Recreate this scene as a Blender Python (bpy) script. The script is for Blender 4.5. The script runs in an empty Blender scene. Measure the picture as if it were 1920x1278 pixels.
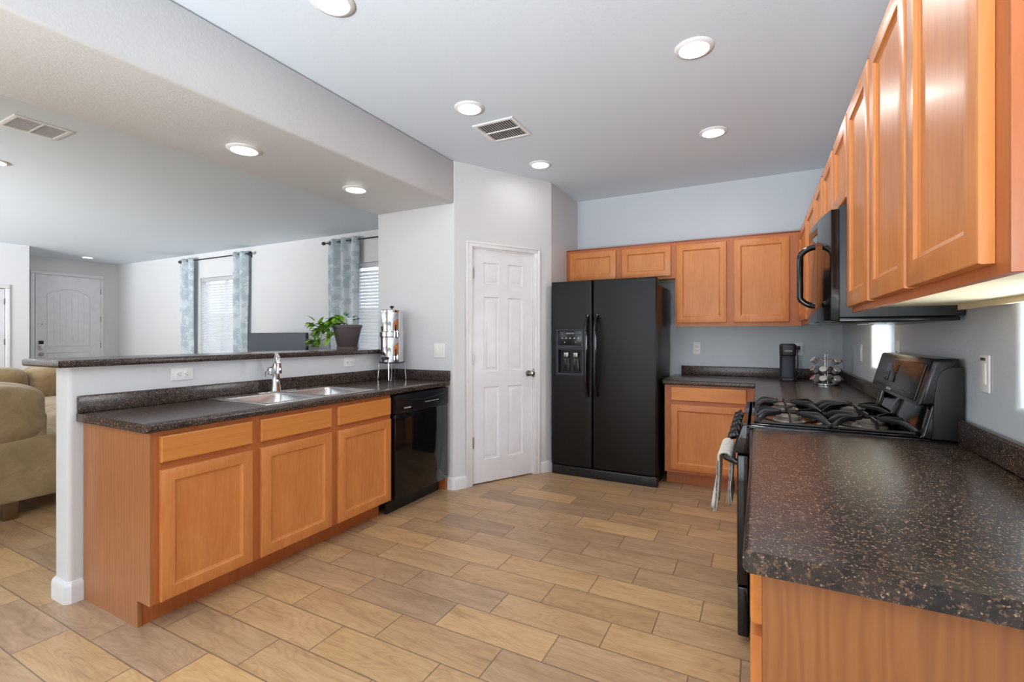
import bpy, bmesh, math, random
from mathutils import Vector, Matrix
S = bpy.context.scene
COL = S.collection
PI = math.pi
random.seed(7)
# ---------------------------------------------------------------- camera
TH, FPX, HCAM = .48, 889.7, 1.276
cam = bpy.data.objects.new('camera', bpy.data.cameras.new('camera'))
COL.objects.link(cam)
cam.location = (0, 0, HCAM); cam.rotation_euler = (PI/2, 0, TH)
cam.data.sensor_width = 36; cam.data.lens = FPX/1920*36
cam.data.shift_y = (629.9-639)/1920; cam.data.clip_start = .02
S.camera = cam
# ---------------------------------------------------------------- world and exposure
w = bpy.data.worlds.new('world'); S.world = w; w.use_nodes = True
nt = w.node_tree; nt.nodes.clear()
bg = nt.nodes.new('ShaderNodeBackground'); out = nt.nodes.new('ShaderNodeOutputWorld')
bg.inputs[0].default_value = (.82, .91, 1, 1); bg.inputs[1].default_value = 2.2
nt.links.new(bg.outputs[0], out.inputs[0])
S.view_settings.view_transform = 'Standard'; S.view_settings.look = 'None'
S.view_settings.gamma = 1; S.view_settings.use_curve_mapping = False
S.view_settings.exposure = 0.36
S.cycles.max_bounces = 10; S.cycles.diffuse_bounces = 6; S.cycles.glossy_bounces = 5
S.cycles.sample_clamp_indirect = 4.0
CAN_E = 115.0          # emission of the recessed lamp lenses
def area_lamp(name, loc, rot, sx, sy, power, color=(.9, .95, 1), spread=PI):
    l = bpy.data.lights.new(name, 'AREA'); l.shape = 'RECTANGLE'; l.size = sx; l.size_y = sy
    l.energy = power; l.color = color; l.spread = spread
    o = bpy.data.objects.new(name, l); o.location = loc; o.rotation_euler = rot; COL.objects.link(o)
    return o
# daylight at the counter panes; the rear lamps are added unseen fill

area_lamp('rear_ceiling_fill', (-1.1, -3.6, .42), (PI/2+.66, 0, -.1), 2.5, .7, 104, (.93, .97, 1), 1.1)  # added fill aimed upward to brighten the kitchen ceiling; source unseen
area_lamp('rear_kitchen_fill', (-1.1, -3.5, 1.1), (PI/2, 0, -.15), 2.5, 1.9, 30, (.95, .98, 1))  # added fill from behind the camera for the kitchen fronts
area_lamp('rear_living_fill', (-6.6, -3.6, 1.0), (PI/2+.7, 0, .45), 3.1, 1.0, 350, (.92, .96, 1), 1.7)  # added unseen fill that brightens the living room from the rear


area_lamp('daylight_counter_near', (.92, 1.46, 1.23), (0, PI/2, 0), .28, .56, 14)
area_lamp('daylight_counter_far', (.92, 3.36, 1.23), (0, PI/2, 0), .28, .54, 14)

# ---------------------------------------------------------------- materials
def rgb(r, g, b):
    f = lambda c: (c/255/12.92) if c/255 <= .04045 else ((c/255+.055)/1.055)**2.4
    return (f(r), f(g), f(b), 1)
class NT:
    def __init__(s, name):
        s.m = bpy.data.materials.new(name); s.m.use_nodes = True; s.t = s.m.node_tree
        s.b = s.t.nodes['Principled BSDF']
    def n(s, typ, **kw):
        x = s.t.nodes.new('ShaderNode'+typ)
        for k, v in kw.items(): setattr(x, k, v)
        return x
    def l(s, a, b): s.t.links.new(a, b)
    def set(s, **kw):
        for k, v in kw.items():
            i = s.b.inputs[k.replace('_', ' ')]
            if hasattr(v, 'is_linked'): s.l(v, i)
            else: i.default_value = v
    def math(s, op, a, b=None, c=None):
        x = s.n('Math', operation=op)
        for i, v in enumerate((a, b, c)):
            if v is None: continue
            if hasattr(v, 'is_linked'): s.l(v, x.inputs[i])
            else: x.inputs[i].default_value = v
        return x.outputs[0]
    def coord(s, kind='pos', scale=(1, 1, 1)):
        if kind == 'pos': o = s.n('NewGeometry').outputs['Position']
        else: o = s.n('TexCoord').outputs['Object']
        mp = s.n('Mapping'); mp.inputs['Scale'].default_value = scale; s.l(o, mp.inputs['Vector'])
        return mp.outputs[0]
    def noise(s, vec, scale, detail=3, rough=.5, dist=0):
        x = s.n('TexNoise'); x.inputs['Scale'].default_value = scale; x.inputs['Detail'].default_value = detail
        x.inputs['Roughness'].default_value = rough; x.inputs['Distortion'].default_value = dist
        s.l(vec, x.inputs['Vector']); return x.outputs['Fac']
    def ramp(s, fac, stops, interp='LINEAR'):
        x = s.n('ValToRGB'); x.color_ramp.interpolation = interp
        e = x.color_ramp.elements
        while len(e) < len(stops): e.new(.5)
        for q, (p, c) in zip(e, stops): q.position = p; q.color = c if len(c) == 4 else (*c, 1)
        s.l(fac, x.inputs[0]); return x.outputs[0]
    def mix(s, fac, a, b, blend='MIX'):
        x = s.n('Mix', data_type='RGBA', blend_type=blend)
        for i, v in ((0, fac), (6, a), (7, b)):
            if hasattr(v, 'is_linked'): s.l(v, x.inputs[i])
            else: x.inputs[i].default_value = v
        return x.outputs[2]
    def bump(s, h, strength, dist=.01):
        x = s.n('Bump'); x.inputs['Strength'].default_value = strength; x.inputs['Distance'].default_value = dist
        s.l(h, x.inputs['Height']); s.l(x.outputs[0], s.b.inputs['Normal'])
def plain(name, col, rough=.5, metal=0, bump=0, bscale=200, **kw):
    t = NT(name); v = t.coord('obj')
    nz = t.noise(v, 9, 2)
    c = t.ramp(nz, [(.3, tuple(x*.96 for x in col[:3])), (.7, tuple(min(1, x*1.03) for x in col[:3]))])
    t.set(Base_Color=c, Roughness=rough, Metallic=metal)
    for k, x in kw.items(): t.set(**{k: x})
    if bump: t.bump(t.noise(v, bscale, 2), bump, .002)
    return t.m
def paint(name, col, rough=.45, bs=.2):
    t = NT(name); v = t.coord('pos')
    n1 = t.noise(v, 1.2, 2)
    t.set(Base_Color=t.ramp(n1, [(.3, tuple(x*.98 for x in col[:3])), (.7, tuple(col[:3]))]), Roughness=rough)
    t.bump(t.math('ADD', t.noise(v, 75, 2, .5, .4), t.math('MULTIPLY', t.noise(v, 22, 2), .8)), bs, .0035)
    return t.m
M = {}
M['white_wall'] = paint('white_wall_paint', rgb(217, 218, 219))
M['grey_wall'] = paint('grey_blue_wall_paint', rgb(193, 201, 208), .4)
M['ceiling'] = paint('ceiling_paint', rgb(216, 228, 238), .7, .1)
M['trim'] = plain('white_trim_paint', rgb(232, 232, 233), .32)
M['door'] = plain('white_door_paint', rgb(233, 234, 237), .35)
def wood(name, c1, c2, scale=(30, 30, 3), rough=.36, coat=.06, figure=.5):
    t = NT(name); v = t.coord('obj', scale)
    g1 = t.noise(v, 2.2, 4, .55, .6)
    v2 = t.coord('obj', (scale[0]*.25, scale[1]*.25, scale[2]*.9))
    g2 = t.noise(v2, 1.3, 3, .5, 1.2)
    f = t.math('ADD', t.math('MULTIPLY', g1, 1-figure), t.math('MULTIPLY', g2, figure))
    c = t.ramp(f, [(.34, c1[:3]), (.64, c2[:3])])
    t.set(Base_Color=c, Roughness=rough, Coat_Weight=coat, Coat_Roughness=.18, Specular_IOR_Level=.4)
    return t.m
M['wood'] = wood('honey_maple', rgb(190, 114, 57), rgb(205, 132, 71))
M['wood_h'] = wood('honey_maple_across', rgb(192, 116, 52), rgb(206, 134, 66), (1.6, 22, 22))
M['wood_frame'] = wood('maple_face_frame', rgb(168, 92, 46), rgb(180, 104, 54))
M['wood_dark'] = wood('dark_maple_moulding', rgb(128, 66, 36), rgb(142, 78, 42))
def oak():
    t = NT('oak_laminate_panel'); v = t.coord('pos', (1, 1, .09))
    wv = t.n('TexWave', wave_type='BANDS', bands_direction='X'); t.l(v, wv.inputs['Vector'])
    wv.inputs['Scale'].default_value = 14; wv.inputs['Distortion'].default_value = 14
    wv.inputs['Detail'].default_value = 3; wv.inputs['Detail Scale'].default_value = 1.4
    fine = t.noise(t.coord('pos', (160, 160, 3)), 1.5, 3)
    f = t.math('ADD', t.math('MULTIPLY', wv.outputs['Fac'], .5), t.math('MULTIPLY', fine, .5))
    t.set(Base_Color=t.ramp(f, [(.2, rgb(150, 94, 54)[:3]), (.8, rgb(164, 106, 61)[:3])]), Roughness=.34)
    return t.m
M['oak'] = oak()
M['pale_board'] = plain('pale_cabinet_underside', rgb(236, 226, 190), .5)
def laminate():
    t = NT('dark_speckled_laminate'); v = t.coord('pos')
    vo = t.n('TexVoronoi'); vo.inputs['Scale'].default_value = 170; t.l(v, vo.inputs['Vector'])
    n1 = t.noise(v, 120, 3, .6); n2 = t.noise(v, 34, 3, .6); n3 = t.noise(v, 260, 2, .6)
    base = t.ramp(n2, [(.35, rgb(34, 31, 32)[:3]), (.65, rgb(62, 51, 47)[:3])])
    sp = t.ramp(n1, [(.55, (0, 0, 0)), (.64, (1, 1, 1))])
    c = t.mix(sp, base, rgb(106, 82, 66))
    fl = t.math('MULTIPLY', t.ramp(n3, [(.56, (0, 0, 0)), (.64, (1, 1, 1))]), t.ramp(vo.outputs['Distance'], [(.25, (1, 1, 1)), (.5, (0, 0, 0))]))
    c = t.mix(fl, c, rgb(176, 148, 120))
    t.set(Base_Color=c, Roughness=.22, Specular_IOR_Level=.5)
    t.bump(t.noise(v, 420, 2), .12, .001)
    return t.m
M['laminate'] = laminate()
def floor_mat():
    t = NT('wood_look_tile'); p = t.n('NewGeometry').outputs['Position']
    sx = t.n('SeparateXYZ'); t.l(p, sx.inputs[0]); X, Y = sx.outputs[0], sx.outputs[1]
    r = t.math('DIVIDE', t.math('SUBTRACT', Y, 1.472), .1836); row = t.math('FLOOR', r)
    u = t.math('DIVIDE', t.math('SUBTRACT', t.math('ADD', X, .903), t.math('MULTIPLY', row, .1685)), .5055)
    col = t.math('FLOOR', u)
    fr = t.math('FRACT', r); fu = t.math('FRACT', u)
    er = t.math('MULTIPLY', t.math('SUBTRACT', .5, t.math('ABSOLUTE', t.math('SUBTRACT', fr, .5))), .1836)
    eu = t.math('MULTIPLY', t.math('SUBTRACT', .5, t.math('ABSOLUTE', t.math('SUBTRACT', fu, .5))), .5055)
    e = t.math('MINIMUM', er, eu)
    gr = t.ramp(e, [(.0012, (1, 1, 1)), (.0021, (0, 0, 0))])
    cb = t.n('CombineXYZ'); t.l(row, cb.inputs[0]); t.l(col, cb.inputs[1])
    wn = t.n('TexWhiteNoise', noise_dimensions='3D'); t.l(cb.outputs[0], wn.inputs['Vector'])
    rv = wn.outputs['Value']
    off = t.n('VectorMath', operation='SCALE'); t.l(wn.outputs['Color'], off.inputs[0]); off.inputs['Scale'].default_value = 9
    ad = t.n('VectorMath', operation='ADD'); t.l(p, ad.inputs[0]); t.l(off.outputs[0], ad.inputs[1])
    mp = t.n('Mapping'); mp.inputs['Scale'].default_value = (1.6, 9, 1); t.l(ad.outputs[0], mp.inputs[0])
    big = t.noise(mp.outputs[0], 1.5, 3, .55, .8)
    mp2 = t.n('Mapping'); mp2.inputs['Scale'].default_value = (5, 60, 1); t.l(ad.outputs[0], mp2.inputs[0])
    fine = t.noise(mp2.outputs[0], 2.5, 3, .6, .3)
    mp3 = t.n('Mapping'); mp3.inputs['Scale'].default_value = (1.5, 6.5, 1); t.l(ad.outputs[0], mp3.inputs[0])
    rn = t.noise(mp3.outputs[0], 1.1, 2, .4, .3)
    rings = t.math('ABSOLUTE', t.math('SINE', t.math('MULTIPLY', rn, 62)))
    f = t.math('ADD', t.math('MULTIPLY', big, .55), t.math('ADD', t.math('MULTIPLY', fine, .36), t.math('MULTIPLY', rings, .09)))
    warm = t.ramp(f, [(.28, rgb(160, 123, 86)[:3]), (.5, rgb(199, 160, 114)[:3]), (.74, rgb(219, 183, 137)[:3])])
    grey = t.ramp(f, [(.28, rgb(142, 114, 88)[:3]), (.74, rgb(194, 163, 129)[:3])])
    c = t.mix(t.ramp(rv, [(.15, (0, 0, 0)), (.85, (1, 1, 1))]), warm, grey)
    lum = t.math('ADD', .86, t.math('MULTIPLY', wn.outputs['Color'], .24))
    hs = t.n('HueSaturation'); t.l(c, hs.inputs['Color']); t.l(lum, hs.inputs['Value'])
    c = t.mix(gr, hs.outputs[0], rgb(104, 86, 68))
    t.set(Base_Color=c, Roughness=t.ramp(fine, [(.3, (.3,)*3), (.7, (.42,)*3)]))
    h = t.math('SUBTRACT', t.math('MULTIPLY', f, .15), gr)
    t.bump(h, .35, .003)
    return t.m
M['floor'] = floor_mat()
M['fridge'] = plain('pebbled_black_enamel', rgb(10, 9, 8), .36, 0, .25, 420, Specular_IOR_Level=.35)
M['black_gloss'] = plain('glossy_black', rgb(12, 12, 13), .08)
M['black_gloss2'] = plain('satin_black_panel', rgb(22, 23, 26), .22)
M['black'] = plain('black_plastic', rgb(24, 25, 28), .42)
M['black_side'] = plain('pebbled_black_side', rgb(20, 20, 23), .42, 0, .3, 500)
M['iron'] = plain('cast_iron', rgb(26, 24, 24), .34, 0, .15, 300)
M['burner'] = plain('burner_grey', rgb(122, 110, 102), .45, .2)
M['navy'] = plain('dark_slate_plastic', rgb(40, 45, 56), .45)
M['glass_dark'] = plain('dark_glass', rgb(10, 9, 9), .03)
M['console_face'] = plain('dark_console_face', rgb(44, 40, 38), .2)
M['console_mark'] = plain('console_marking', rgb(74, 70, 68), .4)
M['screen'] = plain('dark_screen', rgb(52, 62, 72), .12)
M['chrome'] = plain('chrome', (.72, .72, .73, 1), .06, 1)
M['steel'] = plain('brushed_stainless', (.68, .67, .66, 1), .27, 1)
M['nickel'] = plain('satin_nickel', (.4, .38, .36, 1), .28, 1)
M['rod'] = plain('dark_rod_metal', rgb(60, 60, 62), .35, .8)
M['plate'] = plain('white_plate_plastic', rgb(238, 238, 236), .3)
M['slot'] = plain('dark_slot', rgb(40, 40, 42), .5)
M['lettering'] = plain('pale_lettering', rgb(205, 205, 208), .35)
M['pot'] = plain('brown_plastic_pot', rgb(88, 76, 76), .45)
M['soil'] = plain('potting_soil', rgb(44, 34, 28), .9, 0, .8, 60)
M['white_pot'] = plain('white_ceramic', rgb(225, 230, 230), .3)
M['vent_dark'] = plain('duct_shade_colour', rgb(48, 48, 50), .8)  # dark colour stands in for the shade inside the duct
M['vent_grey'] = plain('pale_duct_metal', rgb(120, 122, 126), .8)
M['foot'] = plain('walnut_foot', rgb(92, 60, 36), .4)
M['red'] = plain('red_foil', rgb(190, 60, 46), .4)
M['pod'] = plain('white_pod_plastic', rgb(190, 186, 182), .35)
M['pod_cup'] = plain('grey_pod_cup', rgb(128, 124, 122), .25)
M['concrete'] = plain('patio_concrete', rgb(170, 165, 158), .8)
M['stucco'] = paint('beige_stucco', rgb(196, 178, 156), .9, .6)
def leafmat(name, a, b):
    t = NT(name); v = t.coord('obj')
    t.set(Base_Color=t.ramp(t.noise(v, 26, 2, .5, .6), [(.38, a[:3]), (.62, b[:3])]), Roughness=.32)
    t.set(Subsurface_Weight=.0)
    return t.m
M['leaf'] = leafmat('pothos_leaf', rgb(74, 136, 44), rgb(176, 214, 78))
M['leaf_dark'] = leafmat('dark_green_leaf', rgb(36, 92, 52), rgb(62, 122, 72))
M['stem'] = plain('green_stem', rgb(84, 124, 50), .5)
def fabric(name, a, b, sc=18, bs=.4):
    t = NT(name); v = t.coord('obj')
    f = t.noise(v, sc, 4, .6, .4)
    t.set(Base_Color=t.ramp(f, [(.3, a[:3]), (.7, b[:3])]), Roughness=.85, Sheen_Weight=.3)
    t.bump(t.math('ADD', t.noise(v, 6, 3, .6, 1.0), t.math('MULTIPLY', t.noise(v, 300, 2), .06)), bs, .02)
    return t.m
M['suede'] = fabric('tan_microsuede', rgb(134, 112, 80), rgb(168, 143, 104), 5, 1.0)
M['towel'] = fabric('cream_terry', rgb(205, 198, 184), rgb(226, 220, 208), 40, .3)
M['towel_edge'] = fabric('slate_fringe', rgb(70, 76, 88), rgb(170, 172, 176), 60, .3)
def curtain_mat():
    t = NT('leaf_pattern_curtain'); v = t.coord('obj', (1, .35, 1))
    vo = t.n('TexVoronoi', feature='SMOOTH_F1'); vo.inputs['Scale'].default_value = 11; t.l(v, vo.inputs['Vector'])
    n = t.noise(v, 13, 3, .6, 2.4)
    f = t.math('ADD', t.math('MULTIPLY', vo.outputs['Distance'], .5), t.math('MULTIPLY', n, .6))
    c = t.ramp(f, [(.48, rgb(192, 205, 213)[:3]), (.58, rgb(224, 231, 236)[:3])])
    tr = t.n('BsdfTranslucent'); t.l(c, tr.inputs[0])
    t.set(Base_Color=c, Roughness=.6, Sheen_Weight=.2)
    mx = t.n('MixShader'); mx.inputs[0].default_value = .3
    t.l(t.b.outputs[0], mx.inputs[1]); t.l(tr.outputs[0], mx.inputs[2])
    t.l(mx.outputs[0], t.t.nodes['Material Output'].inputs[0])
    return t.m
M['curtain'] = curtain_mat()
def blind_mat():
    t = NT('white_blind_slat'); tr = t.n('BsdfTranslucent'); tr.inputs[0].default_value = (.9, .92, .95, 1)
    nz = t.noise(t.coord('obj'), 5, 2)
    t.set(Base_Color=t.ramp(nz, [(.3, (.82, .83, .84)), (.7, (.87, .88, .89))]), Roughness=.4)
    mx = t.n('MixShader'); mx.inputs[0].default_value = .6
    t.l(t.b.outputs[0], mx.inputs[1]); t.l(tr.outputs[0], mx.inputs[2])
    t.l(mx.outputs[0], t.t.nodes['Material Output'].inputs[0])
    return t.m
M['blind'] = blind_mat()
def glass_mat():
    t = NT('window_glass'); g = t.n('BsdfGlossy'); g.inputs['Roughness'].default_value = .01
    tr = t.n('BsdfTransparent'); lw = t.n('LayerWeight'); lw.inputs[0].default_value = .5
    fz = t.math('ADD', .04, t.math('MULTIPLY', t.math('POWER', lw.outputs['Facing'], 5.0), .5))
    mx = t.n('MixShader'); t.l(fz, mx.inputs[0]); t.l(tr.outputs[0], mx.inputs[1]); t.l(g.outputs[0], mx.inputs[2])
    t.l(mx.outputs[0], t.t.nodes['Material Output'].inputs[0]); return t.m
M['glass'] = glass_mat()
def emit(name, col, e):
    t = NT(name); t.set(Base_Color=(.9, .9, .9, 1), Emission_Color=col, Emission_Strength=e); return t.m
M['lens'] = emit('lamp_lens', (1, .985, .965, 1), CAN_E)
M['lens_liv'] = emit('lamp_lens_living', (1, .98, .95, 1), CAN_E*1.7)
M['lens_left'] = emit('lamp_lens_left_row', (1, .985, .965, 1), CAN_E*.22)
M['lens_beam'] = emit('lamp_lens_beam', (1, .985, .965, 1), 16)

# ---------------------------------------------------------------- mesh helpers
class MB:
    def __init__(s): s.v = []; s.f = []; s.M = Matrix.Identity(4)
    def add(s, vs, fs):
        o = len(s.v); s.v += [s.M @ Vector(x) for x in vs]; s.f += [tuple(i+o for i in f) for f in fs]
        return s
    def addbm(s, bm):
        bm.verts.index_update()
        s.add([v.co.copy() for v in bm.verts], [[v.index for v in f.verts] for f in bm.faces]); bm.free(); return s
    def box(s, a, b, bev=0, seg=2):
        a, b = Vector(a), Vector(b)
        bm = bmesh.new(); bmesh.ops.create_cube(bm, size=1)
        for v in bm.verts: v.co = Vector([(a[i]+b[i])/2 + v.co[i]*abs(b[i]-a[i]) for i in range(3)])
        if bev: bmesh.ops.bevel(bm, geom=bm.edges[:], offset=min(bev, .49*min(abs(b[i]-a[i]) for i in range(3))), segments=seg, affect='EDGES', profile=.5)
        return s.addbm(bm)
    def prism(s, poly, z0, z1, bev=0, seg=2, axis='z'):
        n = len(poly); mp = {'z': lambda p, z: (p[0], p[1], z), 'y': lambda p, z: (p[0], z, p[1]), 'x': lambda p, z: (z, p[0], p[1])}[axis]
        bm = bmesh.new()
        lo = [bm.verts.new(mp(p, z0)) for p in poly]; hi = [bm.verts.new(mp(p, z1)) for p in poly]
        bm.faces.new(lo[::-1]); bm.faces.new(hi)
        for i in range(n): bm.faces.new((lo[i], lo[(i+1) % n], hi[(i+1) % n], hi[i]))
        bmesh.ops.recalc_face_normals(bm, faces=bm.faces[:])
        if bev:
            es = [e for e in bm.edges if all(v in lo for v in e.verts) or all(v in hi for v in e.verts)]
            bmesh.ops.bevel(bm, geom=es, offset=bev, segments=seg, affect='EDGES', profile=.5)
        return s.addbm(bm)
    def tube(s, path, r, seg=10, closed=False, caps=True, flat=None):
        P = [Vector(p) for p in path]; n = len(P); rings = []
        rr = r if isinstance(r, (list, tuple)) else [r]*n
        up = Vector((0, 0, 1)); prev = None
        for i in range(n):
            if closed: d = P[(i+1) % n]-P[i-1]
            else: d = P[min(i+1, n-1)]-P[max(i-1, 0)]
            d.normalize()
            if prev is None:
                a = d.cross(up)
                if a.length < .05: a = d.cross(Vector((1, 0, 0)))
            else: a = prev - d*prev.dot(d)
            a.normalize(); prev = a.copy(); b = d.cross(a)
            fx, fy = flat or (1, 1)
            rings.append([P[i] + a*math.cos(k*2*PI/seg)*rr[i]*fx + b*math.sin(k*2*PI/seg)*rr[i]*fy for k in range(seg)])
        vs = [v for q in rings for v in q]; fs = []
        for i in range(n if closed else n-1):
            j = (i+1) % n
            for k in range(seg): fs.append((i*seg+k, i*seg+(k+1) % seg, j*seg+(k+1) % seg, j*seg+k))
        if caps and not closed:
            fs.append(tuple(range(seg-1, -1, -1))); fs.append(tuple((n-1)*seg+k for k in range(seg)))
        return s.add(vs, fs)
    def lathe(s, prof, c=(0, 0, 0), seg=32, axis='z', caps=True):
        mp = {'z': lambda r, a, h: (r*math.cos(a), r*math.sin(a), h), 'y': lambda r, a, h: (r*math.cos(a), h, -r*math.sin(a)), 'x': lambda r, a, h: (h, r*math.cos(a), r*math.sin(a))}[axis]
        vs = [Vector(c)+Vector(mp(max(r, 1e-5), k*2*PI/seg, h)) for r, h in prof for k in range(seg)]
        fs = [(i*seg+k, i*seg+(k+1) % seg, (i+1)*seg+(k+1) % seg, (i+1)*seg+k) for i in range(len(prof)-1) for k in range(seg)]
        if caps: fs += [tuple(range(seg-1, -1, -1)), tuple((len(prof)-1)*seg+k for k in range(seg))]
        return s.add(vs, fs)
    def rings(s, quads):
        """nested quads (lists of 4 points); bridges each to the next, caps the last"""
        n = len(quads[0]); vs = [p for q in quads for p in q]
        fs = [(i*n+k, i*n+(k+1) % n, (i+1)*n+(k+1) % n, (i+1)*n+k) for i in range(len(quads)-1) for k in range(n)]
        fs.append(tuple((len(quads)-1)*n+k for k in range(n)))
        return s.add(vs, fs)
    def grid(s, us, vs, w0, w1, hole=(), plane='xy', bev=None, boff=.01, seg=3):
        """extruded grid slab with missing cells; bev(mid, dir) picks edges to round"""
        mp = {'xy': lambda u, v, w: (u, v, w), 'xz': lambda u, v, w: (u, w, v), 'yz': lambda u, v, w: (w, u, v)}[plane]
        bm = bmesh.new(); V = {}
        def g(i, j, w):
            k = (i, j, w)
            if k not in V: V[k] = bm.verts.new(mp(us[i], vs[j], (w0, w1)[w]))
            return V[k]
        ok = lambda i, j: 0 <= i < len(us)-1 and 0 <= j < len(vs)-1 and (i, j) not in hole
        for i in range(len(us)-1):
            for j in range(len(vs)-1):
                if not ok(i, j): continue
                for w in (0, 1): bm.faces.new([g(i, j, w), g(i+1, j, w), g(i+1, j+1, w), g(i, j+1, w)])
                for (di, dj, a, b) in ((-1, 0, (i, j), (i, j+1)), (1, 0, (i+1, j), (i+1, j+1)), (0, -1, (i, j), (i+1, j)), (0, 1, (i, j+1), (i+1, j+1))):
                    if not ok(i+di, j+dj): bm.faces.new([g(*a, 0), g(*b, 0), g(*b, 1), g(*a, 1)])
        bmesh.ops.recalc_face_normals(bm, faces=bm.faces[:])
        bmesh.ops.dissolve_limit(bm, angle_limit=.01, verts=bm.verts[:], edges=bm.edges[:]) if not hole else None
        if bev:
            es = [e for e in bm.edges if len(e.link_faces) == 2 and e.calc_face_angle(0) > .5 and bev((e.verts[0].co+e.verts[1].co)/2, (e.verts[1].co-e.verts[0].co).normalized())]
            bmesh.ops.bevel(bm, geom=es, offset=boff, segments=seg, affect='EDGES', profile=.5, clamp_overlap=True)
        return s.addbm(bm)
    def obj(s, name, mat, parent=None, smooth=35, subd=0, loc=None):
        me = bpy.data.meshes.new(name); me.from_pydata([tuple(v) for v in s.v], [], s.f)
        bm = bmesh.new(); bm.from_mesh(me)
        bmesh.ops.recalc_face_normals(bm, faces=bm.faces[:]); bm.to_mesh(me); bm.free()
        me.materials.append(M[mat] if isinstance(mat, str) else mat)
        for p in me.polygons: p.use_smooth = True
        me.set_sharp_from_angle(angle=math.radians(smooth))
        o = bpy.data.objects.new(name, me); COL.objects.link(o)
        if parent: o.parent = parent
        if loc: o.location = loc
        if subd:
            m = o.modifiers.new('subd', 'SUBSURF'); m.levels = subd; m.render_levels = subd
        return o
def tag(o, label, cat, group=None, kind=None):
    o['label'] = label; o['category'] = cat
    if group: o['group'] = group
    if kind: o['kind'] = kind
    return o
def thing(name, label, cat, loc=(0, 0, 0), rz=0, group=None):
    o = bpy.data.objects.new(name, None); COL.objects.link(o); o.location = loc; o.rotation_euler = (0, 0, rz)
    o.empty_display_size = .1
    return tag(o, label, cat, group)
def struct(o):
    o['kind'] = 'structure'; return o
def dup(root, loc, rz=None, label=None):
    r = root.copy(); COL.objects.link(r); r.location = loc
    if rz is not None: r.rotation_euler = (0, 0, rz)
    if label: r['label'] = label
    for ch in list(root.children):
        c = ch.copy(); COL.objects.link(c); c.parent = r
        for g in ch.children:
            d = g.copy(); COL.objects.link(d); d.parent = c
    return r
def text(txt, size, mat, parent, loc, rot, name='lettering', depth=.0006):
    cu = bpy.data.curves.new('t', 'FONT'); cu.body = txt; cu.size = size; cu.extrude = depth; cu.align_x = 'CENTER'; cu.align_y = 'CENTER'
    cu.resolution_u = 3
    to = bpy.data.objects.new('t', cu); COL.objects.link(to)
    bpy.context.view_layer.update()
    me = bpy.data.meshes.new_from_object(to.evaluated_get(bpy.context.evaluated_depsgraph_get()))
    bpy.data.objects.remove(to)
    me.materials.clear(); me.materials.append(M[mat]); me.name = name
    o = bpy.data.objects.new(name, me); COL.objects.link(o); o.parent = parent; o.location = loc; o.rotation_euler = rot
    return o
def arc(cx, cy, r, a0, a1, n):
    return [(cx+r*math.cos(a0+(a1-a0)*i/n), cy+r*math.sin(a0+(a1-a0)*i/n)) for i in range(n+1)]

# ---------------------------------------------------------------- room numbers
FZ = .035; ZC = 2.69; ZB = 2.345
XR = .615; YB = 4.76; YN = 3.18; XP = -1.70
XH0, XH1 = -2.98, -2.84
YBK = -3.2
# ---------------------------------------------------------------- setting
struct(MB().grid([-11.6, .9], [-3.6, 5.0], FZ-.1, FZ).obj('floor', 'floor'))
struct(MB().box((-11.6, -3.4, ZC), (.9, 5.0, ZC+.12)).obj('ceiling', 'ceiling'))
# header beam between kitchen and living room
struct(MB().box((-2.99, YBK, ZB), (-2.187, YN, ZC), .016, 3).obj('trim_1', 'white_wall'))
# right wall with two low backsplash windows
WB, WT = 1.085, 1.375
W1, W2 = (1.17, 1.758), (3.071, 3.651)
def wr(mid, d):
    return abs(mid.x-XR) < 1e-4 and WB-.01 < mid.z < WT+.01 and (W1[0]-.01 < mid.y < W1[1]+.01 or W2[0]-.01 < mid.y < W2[1]+.01)
struct(MB().grid([YBK, W1[0], W1[1], W2[0], W2[1], YB+.12], [0, WB, WT, ZC], XR, XR+.2, {(1, 1), (3, 1)}, 'yz', wr, .018, 4).obj('wall_right', 'grey_wall'))
struct(MB().box((XP, YB, 0), (XR, YB+.12, ZC)).obj('wall_back', 'grey_wall'))
# pantry enclosure: nook wall, slanted wall with the door, side wall beside the refrigerator
A = Vector((-2.187, YN)); B = Vector((XP, 4.05)); dd = (B-A).normalized(); nn = Vector((dd.y, -dd.x))
def fil(p, q, r, rad, n=6):
    """rounded corner at q between p and r"""
    p, q, r = Vector(p), Vector(q), Vector(r)
    a = (p-q).normalized(); b = (r-q).normalized(); ang = a.angle(b); t = rad/math.tan(ang/2)
    c = q+(a+b).normalized()*(rad/math.sin(ang/2)); s = q+a*t; e = q+b*t
    a0 = math.atan2(s.y-c.y, s.x-c.x); a1 = math.atan2(e.y-c.y, e.x-c.x)
    while a1-a0 > PI: a1 -= 2*PI
    while a1-a0 < -PI: a1 += 2*PI
    return [(c.x+rad*math.cos(a0+(a1-a0)*i/n), c.y+rad*math.sin(a0+(a1-a0)*i/n)) for i in range(n+1)]
S0, S1, DT = .165, .802, 2.017
dl = A+dd*S0; dr = A+dd*S1
pantry = MB()
pl = [(-2.99, YN)]+fil((-2.99, YN), A, B, .022)+[tuple(dl), tuple(dl-nn*.1)]+[(-2.25, YN+.1), (-2.99, YN+.1)]
pantry.prism(pl, FZ, ZC)
pr_ = [tuple(dr)]+fil(A, B, (XP, YB), .015)+[(XP, YB), (XP-.1, YB), (XP-.1, 4.09), tuple(dr-nn*.1)]
pantry.prism(pr_, FZ, ZC)
pantry.prism([tuple(dl), tuple(dr), tuple(dr-nn*.1), tuple(dl-nn*.1)], DT, ZC)
struct(pantry.obj('wall_pantry', 'white_wall'))
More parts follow.
